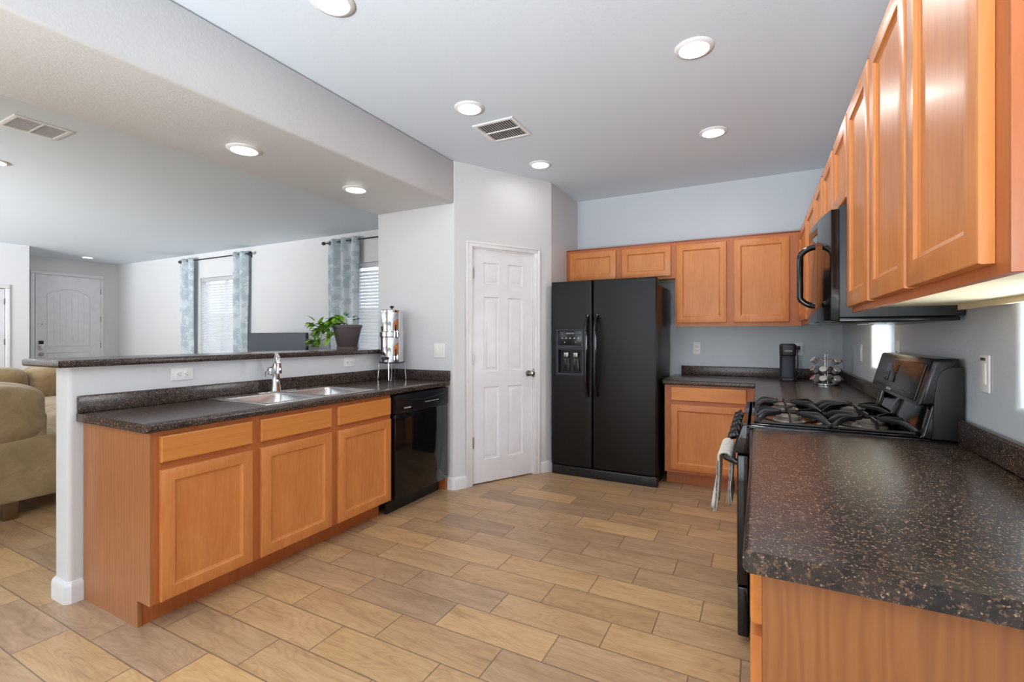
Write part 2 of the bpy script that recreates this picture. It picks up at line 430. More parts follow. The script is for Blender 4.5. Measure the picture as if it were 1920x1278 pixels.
# half wall under the raised bar
hw = fil((XH0, 2), (XH0, 1.0), (XH1, 1.0), .02)+fil((XH0, 1.0), (XH1, 1.0), (XH1, 2), .02)+[(XH1, YN), (XH0, YN)]
struct(MB().prism(hw, FZ, 1.131).obj('wall_half', 'white_wall'))
# living room shell
LW1, LW2, LZ0, LZ1 = (-8.52, -7.42), (-4.98, -3.6), .62, 2.27
struct(MB().grid([-11.45, LW1[0], LW1[1], LW2[0], LW2[1], -1.8], [0, LZ0, LZ1, ZC], YB, YB+.16, {(1, 1), (3, 1)}, 'xz').obj('wall_front', 'white_wall'))
struct(MB().box((-11.45, 3.0, 0), (-11.33, YB, ZC)).obj('wall_entry', 'white_wall'))
cl = MB().grid([YBK, 1.95, 2.837, 3.105], [0, 2.0, ZC], -10.27, -10.15, {(1, 0)}, 'yz')
cl.box((-11.33, 3.0, 0), (-10.27, 3.105, ZC)); cl.box((-10.27, 1.9, 0), (-10.24, 2.85, 2.05))
struct(cl.obj('wall_closet', 'white_wall'))
struct(MB().grid([-10.27, -8.2, -5.0, -2.4, .2, XR+.2], [0, .05, .6, 2.2, 2.3, ZC], YBK-.14, YBK, {(1, 2), (3, 1), (3, 2)}, 'xz').obj('wall_rear', 'white_wall'))
# outside
tag(MB().box((-16, -14, -.35), (9, 14, -.1)).obj('ground', 'concrete'), 'pale concrete ground outside around the house', 'ground', None, 'structure')
tag(MB().box((-14, 7.6, -.1), (3, 7.8, 1.9)).obj('garden_wall', 'stucco'), 'beige stucco boundary wall outside beyond the living room windows', 'wall', None, 'structure')
tag(MB().box((3.4, -3, -.1), (3.6, 7, 1.2)).obj('garden_wall', 'stucco'), 'beige stucco boundary wall outside beyond the backsplash windows', 'wall', None, 'structure')
# baseboards
def basebd(pts, name, h=.095, t=.014):
    m = MB(); P_ = [Vector(p) for p in pts]; k = len(P_)
    N_ = [Vector(((b-a).y, -(b-a).x)).normalized() for a, b in zip(P_[:-1], P_[1:])]
    def off(i, s_):
        if i == 0: return P_[0]+N_[0]*s_
        if i == k-1: return P_[-1]+N_[-1]*s_
        mt = (N_[i-1]+N_[i]).normalized(); return P_[i]+mt*(s_/max(.3, mt.dot(N_[i])))
    # swept moulding profile with an eased top
    prof = [(0, 0), (t, 0), (t, h-.022), (t*.8, h-.010), (t*.45, h-.002), (0, h)]
    vs = [(off(i, s_).x, off(i, s_).y, FZ+z) for i in range(k) for (s_, z) in prof]; n = len(prof)
    fs = [(i*n+j, i*n+(j+1) % n, (i+1)*n+(j+1) % n, (i+1)*n+j) for i in range(k-1) for j in range(n)]
    fs += [tuple(range(n)), tuple((k-1)*n+j for j in range(n-1, -1, -1))]
    m.add(vs, fs)
    return struct(m.obj(name, 'trim', None, 25))
basebd([(XH0, 1.6), (XH0, 1.014), (XH0+.014, 1.0), (XH1-.014, 1.0), (XH1, 1.014), (XH1, 1.053)], 'baseboard_half_wall', .1, .015)
basebd([(-2.24, YN), (A.x-.012, YN), (A+dd*.012), (A+dd*.108)], 'baseboard_pantry', .1)
basebd([(A+dd*.86), (B-dd*.0), (XP+.003, 4.10)], 'baseboard_pantry_right', .1)
basebd([(-10.15, YBK), (-10.15, 1.90)], 'baseboard_closet'); 
basebd([(-11.3, YB), (-3.05, YB)][::1], 'baseboard_front')
# ---- pantry door
def slab_door(w, h, t=.035):
    m = MB(); us = [0, .105, w/2-.045, w/2+.045, w-.105, w]
    vs = [0, .19, .80, 1.0, 1.58, 1.70, 1.86, h]
    rows = [(1, .19, .80), (3, 1.0, 1.58), (5, 1.70, 1.86)]
    vs = [0, .19, .80, .93, 1.56, 1.665, h-.115, h]
    cells = {(i, j) for i in (1, 3) for j in (1, 3, 5)}
    m.grid(us, vs, 0, -t, cells, 'xz')
    for (i, j) in cells:
        x0, x1, z0, z1 = us[i], us[i+1], vs[j], vs[j+1]
        q = lambda d, y: [(x0+d, y, z0+d), (x1-d, y, z0+d), (x1-d, y, z1-d), (x0+d, y, z1-d)]
        m.rings([q(0, -t), q(.006, -t+.009), q(.016, -t+.010), q(.034, -t+.001), q(.038, -t+.001)])
    return m
rzd = math.atan2(dd.y, dd.x)
pd = thing('door_1', 'white six-panel pantry door with dark round knob in the slanted wall', 'door', (dl.x-nn.x*.0, dl.y, 0), rzd)
struct(pd)
m = slab_door(.61, 1.965); m.M = Matrix.Identity(4)
o = m.obj('door_leaf', 'door', pd); o.location = (.014, .045, FZ+.012)
cs = MB()  # casing, profiled
CW = .057
for (x0, x1, z0, z1) in ((-CW, .002, FZ, DT+.002), (S1-S0-.002, S1-S0+CW, FZ, DT+.002), (-CW, S1-S0+CW, DT-.002, DT+CW-.01)):
    cs.box((x0, -.014, z0), (x1, .0, z1), .004)
    if z0 < 1:
        xo = (x0, x0+.02) if x0 < 0 else (x1-.02, x1)
        cs.box((xo[0], -.02, z0), (xo[1], -.002, DT+.03), .005)
    else: cs.box((x0, -.02, z1-.02), (x1, -.002, z1), .005)
cs.obj('casing', 'trim', pd)
jb = MB().box((0, 0, FZ), (.012, .1, DT), 0).box((S1-S0-.012, 0, FZ), (S1-S0, .1, DT)).box((0, 0, DT-.012), (S1-S0, .1, DT)).box((.012, .05, FZ), (S1-S0-.012, .06, DT))
jb.obj('jamb', 'trim', pd)
for z in (1.80, 1.085, .39):
    MB().box((.006, -.004, z-.042), (.022, .012, z+.042), .003).lathe([(.006, -.047), (.006, .047)], (.012, -.004, z), 10).obj('hinge', 'nickel', pd)
MB().lathe([(.026, .01), (.026, .004), (.011, 0), (.011, -.03), (.024, -.04), (.028, -.052), (.022, -.064), (.006, -.068)], (.578, 0, .945), 24, 'y').obj('knob', 'nickel', pd)
MB().box((.622, -.006, .905), (.632, .004, .985), .002).obj('strike_plate', 'nickel', pd)
# ---- front door (far) and closet door
fd = struct(thing('door_2', 'white entry door with arched plank panel at the far end of the living room', 'door', (-11.33, 3.535, 0), PI/2))
W = .931; H2 = 2.375
m = MB().box((0, -.03, FZ+.01), (W, .0, H2), .004)
m.obj('door_leaf', 'door', fd)
pn = MB(); xa, xb = .16, .77
zt = lambda x: 2.02+.12*(1-((x-(xa+xb)/2)/((xb-xa)/2))**2)
path = [(xa, -.03, 1.10)]+[(xa+(xb-xa)*i/16, -.03, zt(xa+(xb-xa)*i/16)) for i in range(17)]+[(xb, -.03, 1.10)]
pn.tube(path, .011, 6, True)
pn.tube([(xa, -.03, .3), (xa, -.03, .98), (xb, -.03, .98), (xb, -.03, .3)], .011, 6, True)
for k in range(1, 7): pn.box((xa+(xb-xa)*k/7-.003, -.033, 1.14), (xa+(xb-xa)*k/7+.003, -.028, 2.05))
pn.obj('arched_panel', 'door', fd)
cs = MB(); cs.box((-.055, -.022, FZ), (-.004, 0, H2+.004), .004).box((W+.004, -.022, FZ), (W+.055, 0, H2+.004), .004).box((-.055, -.023, H2+.005), (W+.055, 0, H2+.06), .004)
cs.obj('casing', 'trim', fd)
lk = MB().box((.035, -.055, 1.03), (.105, -.03, 1.19), .012).obj('keypad_lock', 'steel', fd)
MB().box((.037, -.06, 1.13), (.103, -.03, 1.195), .01).obj('lock_hood', 'black', lk)
MB().lathe([(.034, 0), (.03, -.01), (.012, -.02), (.012, -.05), (.03, -.06), (.02, -.075)], (.07, -.03, .955), 20, 'y').obj('knob', 'nickel', fd)
MB().lathe([(.008, 0), (.008, -.006)], (.085, -.03, 1.49), 10, 'y').obj('peephole', 'slot', fd)
for z in (2.13, 1.60, 1.10): MB().box((W-.004, -.036, z-.05), (W+.01, -.02, z+.05), .002).obj('hinge', 'nickel', fd)
cd = struct(thing('door_3', 'white closet door edge beside the entry at far left', 'door', (-10.15, 1.95, 0), PI/2))
MB().box((.012, -.004, FZ+.01), (.880, .035, 1.992), .003).obj('door_leaf', 'door', cd)
MB().box((-.05, -.02, FZ), (.0, 0, 1.999), .004).box((.887, -.02, FZ), (.937, 0, 1.999), .004).box((-.05, -.021, 2.0), (.937, 0, 2.055), .004).obj('casing', 'trim', cd)
for z in (1.80, 1.19, .4): MB().box((.870, -.014, z-.045), (.886, .002, z+.045), .002).obj('hinge', 'nickel', cd)

# ---------------------------------------------------------------- windows
def window(name, x0, x1, z0, z1, label, axis='y', pos=4.86, sgn=1, mull=True):
    t = struct(thing(name, label, 'window', (0, 0, 0)))
    P = (lambda a, b, c: (a, b, c)) if axis == 'y' else (lambda a, b, c: (b, a, c))
    m = MB(); fw = .045
    for (a, b, c, d) in ((x0, x0+fw, z0, z1), (x1-fw, x1, z0, z1), (x0, x1, z0, z0+fw), (x0, x1, z1-fw, z1)):
        m.box(P(a, pos, c), P(b, pos+.05, d), .005)
    if mull: m.box(P((x0+x1)/2-.02, pos, z0), P((x0+x1)/2+.02, pos+.05, z1), .005)
    m.obj('window_frame', 'trim', t)
    MB().box(P(x0+fw, pos+.022, z0+fw), P(x1-fw, pos+.028, z1-fw)).obj('pane', 'glass', t)
    return t
window('window_1', LW1[0], LW1[1], LZ0, LZ1, 'left living room window behind white blinds')
window('window_2', LW2[0], LW2[1], LZ0, LZ1, 'right living room window behind white blinds beside the half wall', mull=False)
window('window_3', W1[0], W1[1], WB, WT, 'low backsplash window at the right edge above the near worktop', 'x', XR+.12, mull=False)
window('window_4', W2[0], W2[1], WB, WT, 'low backsplash window glimpsed between range and microwave', 'x', XR+.12, mull=False)
window('added_rear_window', -8.2, -5.0, .6, 2.2, 'unseen wide window added behind the viewer to light the living room', 'y', YBK-.12)  # opening added out of view to bring light into the living room
window('added_patio_door', -2.4, .2, .05, 2.2, 'unseen sliding patio door glazing added behind the viewer to let in light', 'y', YBK-.12)  # glazed opening added behind the camera to bring light into the kitchen
def blinds(x0, x1, z0, z1, y, label, tilt):
    t = thing('window_blind', label, 'blinds', (x0, y, z0), 0, 'white horizontal blinds in the living room windows')
    w_ = x1-x0; h = z1-z0
    MB().box((0, -.03, h-.06), (w_, .02, h), .004).obj('headrail', 'blind', t)
    m = MB(); n = int((h-.08)/.045)
    for i in range(n):
        z = .02+i*.045; c, s = math.cos(tilt)*.025, math.sin(tilt)*.025
        m.prism([(-c, z-s), (c, z+s), (c, z+s+.003), (-c, z-s+.003)], 0, w_, 0, 1, 'x')
    m.obj('slats', 'blind', t)
    m = MB()
    for fx in (.12, .5, .88) if w_ > 0 else (): m.box((w_*fx-.004, -.03, 0), (w_*fx+.004, -.028, h-.05)); m.box((w_*fx-.004, .028, 0), (w_*fx+.004, .03, h-.05))
    m.obj('ladder_tape', 'blind', t)
    MB().box((0, -.025, -.01), (w_, .025, .01), .004).obj('bottom_rail', 'blind', t)
blinds(LW1[0]+.01, LW1[1]-.01, LZ0+.02, LZ1-.005, YB+.045, 'white slatted blind in the left living room window', .85)
blinds(LW2[0]+.01, LW2[1]-.01, LZ0+.02, LZ1-.005, YB+.045, 'white slatted blind in the right living room window beside the curtain', .85)
def curtain(x0, x1, label, folds, ph):
    n = folds*14; m = MB(); vs = []; fs = []; zs = [.12+(2.61-.12)*i/24 for i in range(25)]
    for z in zs:
        k = (z-.12)/2.5
        for i in range(n+1):
            u = i/n; x = x0+(x1-x0)*u+.01*math.sin(u*9+z*2)
            y = (.040+.012*math.sin(z*3+ph))*math.sin(u*folds*2*PI+ph+.25*math.sin(z*2.1))
            vs.append((x, y, z))
    N = n+1
    for j in range(24):
        for i in range(n): fs.append((j*N+i, j*N+i+1, (j+1)*N+i+1, (j+1)*N+i))
    m.add(vs, fs)
    t = thing('curtain', label, 'curtain', (0, YB-.085, 0), 0, 'leaf-patterned curtains in the living room')
    o = m.obj('drape', 'curtain', t, 80)
    md = o.modifiers.new('sol', 'SOLIDIFY'); md.thickness = .003
    for k in range(folds*2):
        xx = x0+(x1-x0)*(k+.5)/(folds*2)
        MB().tube([(xx, .022*math.cos(a*PI/6), 2.57+.022*math.sin(a*PI/6)) for a in range(12)], .004, 6, True).obj('grommet', 'nickel', t)
curtain(-8.98, -8.56, 'blue-grey leaf-patterned curtain left of the left living room window', 2, .3)
curtain(-7.50, -7.13, 'blue-grey leaf-patterned curtain between the left window and the television', 2, 1.2)
curtain(-5.33, -4.75, 'pale blue-grey leaf-patterned curtain above the potted plants', 3, .6)
def rod(x0, x1, label):
    t = thing('curtain_rod', label, 'curtain rod', (0, YB-.085, 2.57), 0)
    MB().tube([(x0, 0, 0), (x1, 0, 0)], .009, 10).obj('rod', 'rod', t)
    for x in (x0, x1):
        s = -1 if x == x0 else 1
        MB().lathe([(.008, 0), (.022, .01*s), (.026, .03*s), (.018, .05*s), (.004, .058*s)], (x, 0, 0), 16, 'x').obj('finial', 'rod', t)
        MB().tube([(x-s*.06, 0, -.008), (x-s*.06, .04, -.02), (x-s*.06, .078, -.02)], .006, 8).box((x-s*.06-.012, .072, -.05), (x-s*.06+.012, .084, .012), .002).obj('bracket', 'rod', t)
rod(-8.95, -7.06, 'dark curtain rod over the left living room window')
rod(-5.38, -3.3, 'dark curtain rod over the right living room window')

# ---------------------------------------------------------------- cabinets
def panel_door(w, h, t=.019, fw=.052):
    m = MB(); q = lambda d, y: [(d, y, d), (w-d, y, d), (w-d, y, h-d), (d, y, h-d)]
    m.rings([q(0, 0), q(0, -t+.005), q(.0015, -t+.0015), q(.005, -t), q(fw, -t), q(fw+.002, -t+.002), q(fw+.004, -t+.006), q(fw+.010, -t+.009), q(fw+.012, -t+.010)])
    m.f.append((3, 2, 1, 0)); return m
def slab_front(w, h, t=.019):
    m = MB(); q = lambda d, y: [(d, y, d), (w-d, y, d), (w-d, y, h-d), (d, y, h-d)]
    m.rings([q(0, 0), q(0, -t+.006), q(.002, -t+.002), q(.006, -t)])
    m.f.append((3, 2, 1, 0)); return m
def cabinet(name, label, loc, rz, w, z0, z1, depth, doors, drawers=(), toe=False, ends=(False, False), group=None, cut=None):
    t = thing(name, label, 'cabinet', (loc[0], loc[1], 0), rz, group)
    if toe:
        zb = .15
        b = MB().box((.0, .018, zb), (w, depth, z1-.0005 if not cut else cut)); b.obj('carcass', 'wood_frame', t)
        MB().box((0, .105, FZ), (w, .125, zb)).obj('toe_kick', 'wood_frame', t)
        fr = MB()
    else:
        b = MB().box((0, .018, z0+.022), (w, depth, z1)); b.obj('carcass', 'wood_frame', t)
        MB().box((.001, .019, z0+.018), (w-.001, depth-.001, z0+.0225)).obj('bottom_panel', 'pale_board', t)
        MB().box((.001, depth-.02, z0+.002), (w-.001, depth-.002, z0+.018)).obj('hanging_rail', 'pale_board', t)
        fr = MB(); zb = z0
    if not toe: MB().box((0, -.007, z1-.011), (w, .0, z1), .002).obj('top_moulding', 'wood_dark', t)
    # face frame with openings behind each door / drawer
    op = [(a+.012, b_-.012, c+.012, d-.012) for a, b_, c, d in list(doors)+list(drawers)]
    xs = sorted({0, w}|{round(v, 4) for o_ in op for v in o_[:2]}); zs = sorted({zb, z1}|{round(v, 4) for o_ in op for v in o_[2:]})
    holes = set()
    for i in range(len(xs)-1):
        for j in range(len(zs)-1):
            mx, mz = (xs[i]+xs[i+1])/2, (zs[j]+zs[j+1])/2
            if any(o_[0] < mx < o_[1] and o_[2] < mz < o_[3] for o_ in op): holes.add((i, j))
    fr.grid(xs, zs, 0, .0178, holes, 'xz')
    fr.obj('face_frame', 'wood_frame', t)
    for (a, b_, c, d) in doors:
        o = panel_door(b_-a, d-c).obj('door', 'wood', t, 25); o.location = (a, -.0005, c)
    for (a, b_, c, d) in drawers:
        o = slab_front(b_-a, d-c).obj('drawer', 'wood_h', t, 25); o.location = (a, -.0005, c)
    if ends[0]:
        if toe: MB().prism([(0, .876), (0, .15), (.10, .15), (.10, FZ), (depth, FZ), (depth, .876)], -.016, 0, 0, 1, 'x').obj('end_panel', 'oak', t)
        else: MB().box((-.006, .0, z0), (0, depth, z1), .001).obj('end_panel', 'wood_frame', t)
    if ends[1]:
        if toe: MB().prism([(0, .876), (0, .15), (.10, .15), (.10, FZ), (depth, FZ), (depth, .876)], w, w+.016, 0, 1, 'x').obj('end_panel', 'oak', t)
        else: MB().box((w, .0, z0), (w+.006, depth, z1), .001).obj('end_panel', 'wood_frame', t)
    return t
CT = .876
# peninsula, fronts facing +X ; local x = Y - 1.07
fx = -2.245; y0 = 1.07
DZ = (.157, .711); RZ = (.742, .855)
cabinet('base_cabinet', 'maple base cabinet at the free end of the sink peninsula', (fx, y0), PI/2, .447, .15, CT, .588, [(.018, .425, *DZ)], [(.018, .425, *RZ)], True, (True, False))
cabinet('sink_cabinet', 'maple double-door cabinet under the sink', (fx, y0+.447), PI/2, .985, .15, CT, .588, [(.024, .470, *DZ), (.518, .975, *DZ)], [(.024, .470, *RZ), (.518, .975, *RZ)], True, cut=.70)
tag(MB().box((-2.82, 3.148, FZ), (-2.245, 3.166, CT), 0).obj('filler_panel', 'wood_frame'), 'narrow maple end panel between dishwasher and white nook wall', 'panel')
# back wall base (fronts facing -Y)
cabinet('base_cabinet', 'maple base cabinet between the refrigerator and the range corner', (-.70, 4.115), 0, .672, .15, CT, .62, [(.05, .615, .175, .715)], [(.05, .615, .745, .858)], True)
# right wall base, facing -X, local x runs towards the viewer
cabinet('base_cabinet', 'maple corner base cabinet between the range and the back wall', (.005, 4.09), -PI/2, 1.21, .15, CT, .59, [(.05, .58, *DZ), (.62, 1.18, *DZ)], [(.05, .58, *RZ), (.62, 1.18, *RZ)], True)
cabinet('base_cabinet', 'maple base cabinet under the near right worktop, in front of the range', (.005, 2.10), -PI/2, 1.155, .15, CT, .59, [(.02, .57, .157, .735), (.60, 1.135, .157, .735)], [(.02, .57, .757, .862), (.60, 1.135, .757, .862)], True, (False, True))
# upper cabinets
UZ0, UZ1 = 1.362, 2.125; XU = .30; YU = 4.45
D0, D1 = 1.392, 2.088
cabinet('wall_cabinet', 'short maple wall cabinet above the refrigerator', (-1.697, YU), 0, 1.03, 1.795, UZ1, .305, [(.035, .495, 1.817, D1), (.553, .995, 1.817, D1)])
cabinet('wall_cabinet', 'two-door maple wall cabinet above the coffee maker', (-.667, YU), 0, .967, UZ0, UZ1, .305, [(.012, .422, D0, D1), (.476, .884, D0, D1)])
# right wall uppers; local x = Yfar - Y
cabinet('wall_cabinet', 'maple wall cabinet in the far right corner', (XU, 4.43), -PI/2, .69, UZ0, UZ1, .31, [(.04, .65, D0, D1)])
cabinet('wall_cabinet', 'maple wall cabinet just beyond the microwave', (XU, 3.74), -PI/2, .872, UZ0, UZ1, .31, [(.02, .52, D0, D1), (.55, .86, D0, D1)])
cabinet('wall_cabinet', 'short maple wall cabinet above the microwave', (XU, 2.868), -PI/2, .768, 1.76, UZ1, .31, [(.055, .385, 1.785, D1), (.432, .765, 1.785, D1)])
cabinet('wall_cabinet', 'two-door maple wall cabinet on the near side of the microwave', (XU, 2.10), -PI/2, .79, UZ0, UZ1, .31, [(.022, .386, D0-.012, D1), (.414, .782, D0-.012, D1)])
cabinet('wall_cabinet', 'nearest maple wall cabinet at the right edge', (XU, 1.31), -PI/2, .43, UZ0, UZ1, .31, [(.012, .389, D0-.012, D1)], (), False, (False, True))

# ---------------------------------------------------------------- worktops
def edge_round(cond): return cond
wt = thing('worktop', 'dark speckled worktop with backsplash on the sink peninsula', 'worktop', (0, 0, 0))
SX0, SX1, SY0, SY1 = -2.79, -2.28, 1.60, 2.40
MB().grid([-2.84, SX0+.012, SX1-.012, -2.214], [1.03, SY0+.012, SY1-.012, 3.165], CT, .914, {(1, 1)}, 'xy',
    lambda p, d: p.x > -2.22 and abs(d.y) > .9, .011).obj('slab', 'laminate', wt)
MB().box((-2.839, 1.03, .9142), (-2.82, 3.165, .996), .005, 3).box((-2.82, 3.158, .9142), (-2.214, 3.178, .996), .005, 3).obj('backsplash', 'laminate', wt)
wt = thing('worktop', 'dark speckled worktop in front of the range at lower right', 'worktop', (0, 0, 0))
MB().grid([-.025, XR-.001], [.895, 2.107], CT, .914, (), 'xy', lambda p, d: p.x < -.02 and abs(d.y) > .9, .013, 4).obj('slab', 'laminate', wt)
MB().box((XR-.027, .895, .9142), (XR-.001, 2.097, .998), .009, 3).obj('backsplash', 'laminate', wt)
wt = thing('worktop', 'dark L-shaped worktop in the far right corner under the coffee maker', 'worktop', (0, 0, 0))
MB().grid([-.715, -.027, XR-.001], [2.873, 4.074, YB-.001], CT, .914, {(0, 0)}, 'xy', lambda p, d: (p.x < -.02 and p.y < 4.08), .011).obj('slab', 'laminate', wt)
MB().box((-.655, YB-.024, .9142), (XR-.001, YB-.001, .998), .007, 3).box((XR-.025, 2.884, .9142), (XR-.001, YB-.02, .998), .007, 3).obj('backsplash', 'laminate', wt)
# raised bar top
tag(MB().prism([(-3.2, .952), (-2.80, .952)]+fil((-2.80, 2.), (-2.80, 3.165), (-2.9, 3.165), .06)+[(-3.2, 3.165)], 1.131, 1.165, .008, 3).obj('bar_top', 'laminate'),
    'dark raised bar top on the white half wall', 'bar top')

# ---------------------------------------------------------------- sink and faucet
sk = thing('sink', 'double-bowl stainless steel sink set in the peninsula worktop', 'sink', (0, 0, .914))
bx = (-2.69, -2.315); by = ((1.635, 1.975), (2.025, 2.365))
MB().grid([SX0, bx[0], bx[1], SX1], [SY0, by[0][0], by[0][1], by[1][0], by[1][1], SY1], .0005, .007, {(1, 1), (1, 3)}, 'xy', lambda p, d: p.z > .005, .005, 3).obj('rim', 'steel', sk)
for (a, b) in by:
    cx, cy = (bx[0]+bx[1])/2, (a+b)/2; rx, ry = (bx[1]-bx[0])/2+.002, (b-a)/2+.002
    def rr(dx, dy, z, r):
        out_ = []
        for (sx_, sy_, a0) in ((1, 1, 0), (-1, 1, PI/2), (-1, -1, PI), (1, -1, 1.5*PI)):
            for k in range(6):
                an = a0+PI/2*k/5; out_.append((cx+sx_*(dx-r)+r*math.cos(an), cy+sy_*(dy-r)+r*math.sin(an), z))
        return out_
    MB().rings([rr(rx, ry, .004, .03), rr(rx-.004, ry-.004, -.01, .04), rr(rx-.012, ry-.012, -.14, .05), rr(rx-.035, ry-.035, -.165, .05), rr(.05, .05, -.17, .03)]).obj('bowl', 'steel', sk, 50)
    MB().lathe([(.04, 0), (.038, .004), (.02, .002), (.0, .003)], (cx, cy, -.172), 20).obj('drain', 'chrome', sk)
fc = thing('faucet', 'chrome single-lever faucet behind the sink', 'faucet', (-2.735, 1.99, .921))
MB().box((-.028, -.13, -.001), (.028, .13, .008), .006, 3).obj('base_plate', 'chrome', fc)
MB().lathe([(.034, .006), (.030, .03), (.024, .07), (.022, .11), (.026, .125), (.028, .15), (.020, .17), (.016, .18)], (0, 0, 0), 24).obj('body', 'chrome', fc)
MB().tube([(0, 0, .16), (.0, .0, .20), (.012, -.01, .228), (.045, -.03, .243), (.085, -.05, .235), (.108, -.06, .205), (.112, -.062, .185)], [.013, .012, .0115, .011, .011, .013, .014], 14).obj('spout', 'chrome', fc)
MB().tube([(.112, -.062, .185), (.113, -.062, .15), (.114, -.063, .125)], [.015, .019, .017], 14).obj('spray_head', 'chrome', fc)
lv = MB().lathe([(0, -.026), (.018, -.02), (.026, 0), (.018, .02), (0, .026)], (.0, -.035, .135), 16).tube([(0, -.04, .135), (.01, -.075, .125), (.03, -.09, .10)], [.011, .009, .006], 10)
lv.obj('lever', 'chrome', fc)

# ---------------------------------------------------------------- dishwasher
dw = thing('dishwasher', 'black dishwasher built in under the worktop beside the nook wall', 'dishwasher', (-2.245, 2.507, 0), PI/2)
MB().box((.005, .03, .14), (.632, .56, .872)).obj('tub', 'black', dw)
MB().box((.012, -.032, .145), (.628, .029, .735), .004).obj('door', 'black_gloss', dw)
c = MB(); n = 12
c.prism([(.012, -.030)]+[(.012+.616*i/n, -.036-.012*math.sin(PI*i/n)) for i in range(n+1)]+[(.628, -.030), (.628, .028), (.012, .028)], .738, .868, .004)
cp = c.obj('control_panel', 'black_gloss2', dw)
MB().tube([(.06+.5*i/14, -.044-.010*math.sin(PI*i/14), .838-.022*math.sin(PI*i/14)) for i in range(15)], .005, 8).obj('grip_lip', 'black_gloss2', cp)
text('FRIGIDAIRE', .014, 'lettering', dw, (.125, -.0436, .772), (PI/2, 0, -.05))
text('POTS  NORMAL  LIGHT  RINSE   HEAT  DRY', .0085, 'lettering', dw, (.40, -.0495, .79), (PI/2, 0, 0), 'button_lettering')
MB().box((.02, .055, FZ), (.62, .075, .14)).obj('kick_plate', 'black', dw)

# ---------------------------------------------------------------- refrigerator
rf = thing('refrigerator', 'black side-by-side refrigerator with ice and water dispenser', 'refrigerator', (-1.668, 3.975, 0))
RW = .929; RS = .385
MB().box((.004, .075, FZ+.02), (RW-.004, .675, 1.708), .006).obj('body', 'fridge', rf)
def rdoor(x0, x1, hole=None):
    m = MB(); z0, z1 = .125, 1.763
    if hole:
        hx0, hx1, hz0, hz1 = hole
        m.grid([x0, hx0, hx1, x1], [z0, hz0, hz1, z1], 0, .068, {(1, 1)}, 'xz', lambda p, d: p.y < .001 and not (hx0-.01 < p.x < hx1+.01 and hz0-.01 < p.z < hz1+.01), .014, 4)
    else: m.box((x0, 0, z0), (x1, .068, z1), .014, 4)
    return m
d1 = rdoor(.0, RS-.004, (.045, .322, .925, 1.335)).obj('freezer_door', 'fridge', rf)
d2 = rdoor(RS+.004, RW).obj('fridge_door', 'fridge', rf)
# dispenser
ds = MB().grid([.045, .068, .290, .322], [.925, .948, 1.165, 1.195, 1.325, 1.335], -.004, .03, {(1, 1), (1, 3)}, 'xz', lambda p, d: p.y < -.003, .003, 2).obj('dispenser_frame', 'navy', rf)
MB().box((.068, .002, 1.195), (.290, .03, 1.325), .002).obj('display_panel', 'black_gloss2', ds)
MB().box((.068, .055, .948), (.290, .066, 1.165)).box((.066, .0, .948), (.07, .06, 1.165)).box((.288, .0, .948), (.292, .06, 1.165)).box((.068, 0, 1.155), (.29, .06, 1.166)).box((.068, .004, .93), (.29, .06, .95)).obj('dispenser_recess', 'black', ds)
for x in (.135, .225):
    MB().box((x-.024, .012, 1.085), (x+.024, .05, 1.135), .010, 3).obj('nozzle', 'nickel', ds)
    MB().prism([(x-.03, .965), (x+.03, .965), (x+.02, 1.075), (x-.02, 1.075)], .03, .038, .002, 2, 'y').obj('paddle', 'black_gloss2', ds)
text('FRIGIDAIRE', .0145, 'lettering', rf, (.180, .0012, 1.300), (PI/2, 0, 0))
for k in range(5): MB().lathe([(.006, 0), (.006, -.002)], (.105+.038*k, .002, 1.258), 8, 'y').obj('button', 'lettering', ds)
for k in (.13, .23): MB().lathe([(.004, 0), (.004, -.002)], (k, .002, 1.222), 8, 'y').obj('button', 'lettering', ds)
for x, pd_, nm in ((RS-.040, d1, 'handle'), (RS+.042, d2, 'handle')):
    n = 20
    MB().tube([(x, -.012-.048*min(1, math.sin(PI*i/n)*2.2)**.8, .755+.70*i/n) for i in range(n+1)], [.0155+.004*math.sin(PI*i/n) for i in range(n+1)], 14, False, True, (1, 1.1)).obj(nm, 'black_gloss', pd_)
gr = MB().box((.0, .012, FZ), (RW, .07, .118), .006)
for k in range(6): gr.box((.1, .008, .055+k*.009), (RW-.12, .014, .059+k*.009))
gr.obj('base_grille', 'black', rf)
MB().tube([(RW-.04, .004, .115), (RW-.03, -.004, .12), (RW-.012, .004, .118)], .007, 8).obj('hinge_pin', 'nickel', rf)
# wire rack glimpsed beside the refrigerator
wk = MB()
for k in range(7): wk.tube([(-.726+.0, 4.20+k*.045, .30), (-.726, 4.20+k*.045, .66)], .0022, 5)
for k in range(7): wk.tube([(-.726, 4.20, .31+k*.055), (-.726, 4.47, .31+k*.055)], .0022, 5)
wk.tube([(-.71, 4.20, .66), (-.735, 4.20, .66), (-.735, 4.47, .66), (-.71, 4.47, .66)], .003, 6)
wk.tube([(-.726, 4.20, FZ), (-.726, 4.20, .66)], .003, 6).tube([(-.726, 4.47, FZ), (-.726, 4.47, .66)], .003, 6)
tag(wk.obj('wire_rack', 'rod'), 'narrow dark wire rack standing between refrigerator and base cabinet', 'rack')

# ---------------------------------------------------------------- gas range
gr_ = thing('gas_range', 'black freestanding gas range with cast iron grates and tall control console', 'range', (0, 2.11, 0))
RY = .76
body = MB().box((-.035, 0, .065), (.595, RY, .905), .004)
body.obj('body', 'black_side', gr_)
MB().box((.0, .03, FZ), (.55, RY-.03, .065)).obj('plinth', 'black', gr_)
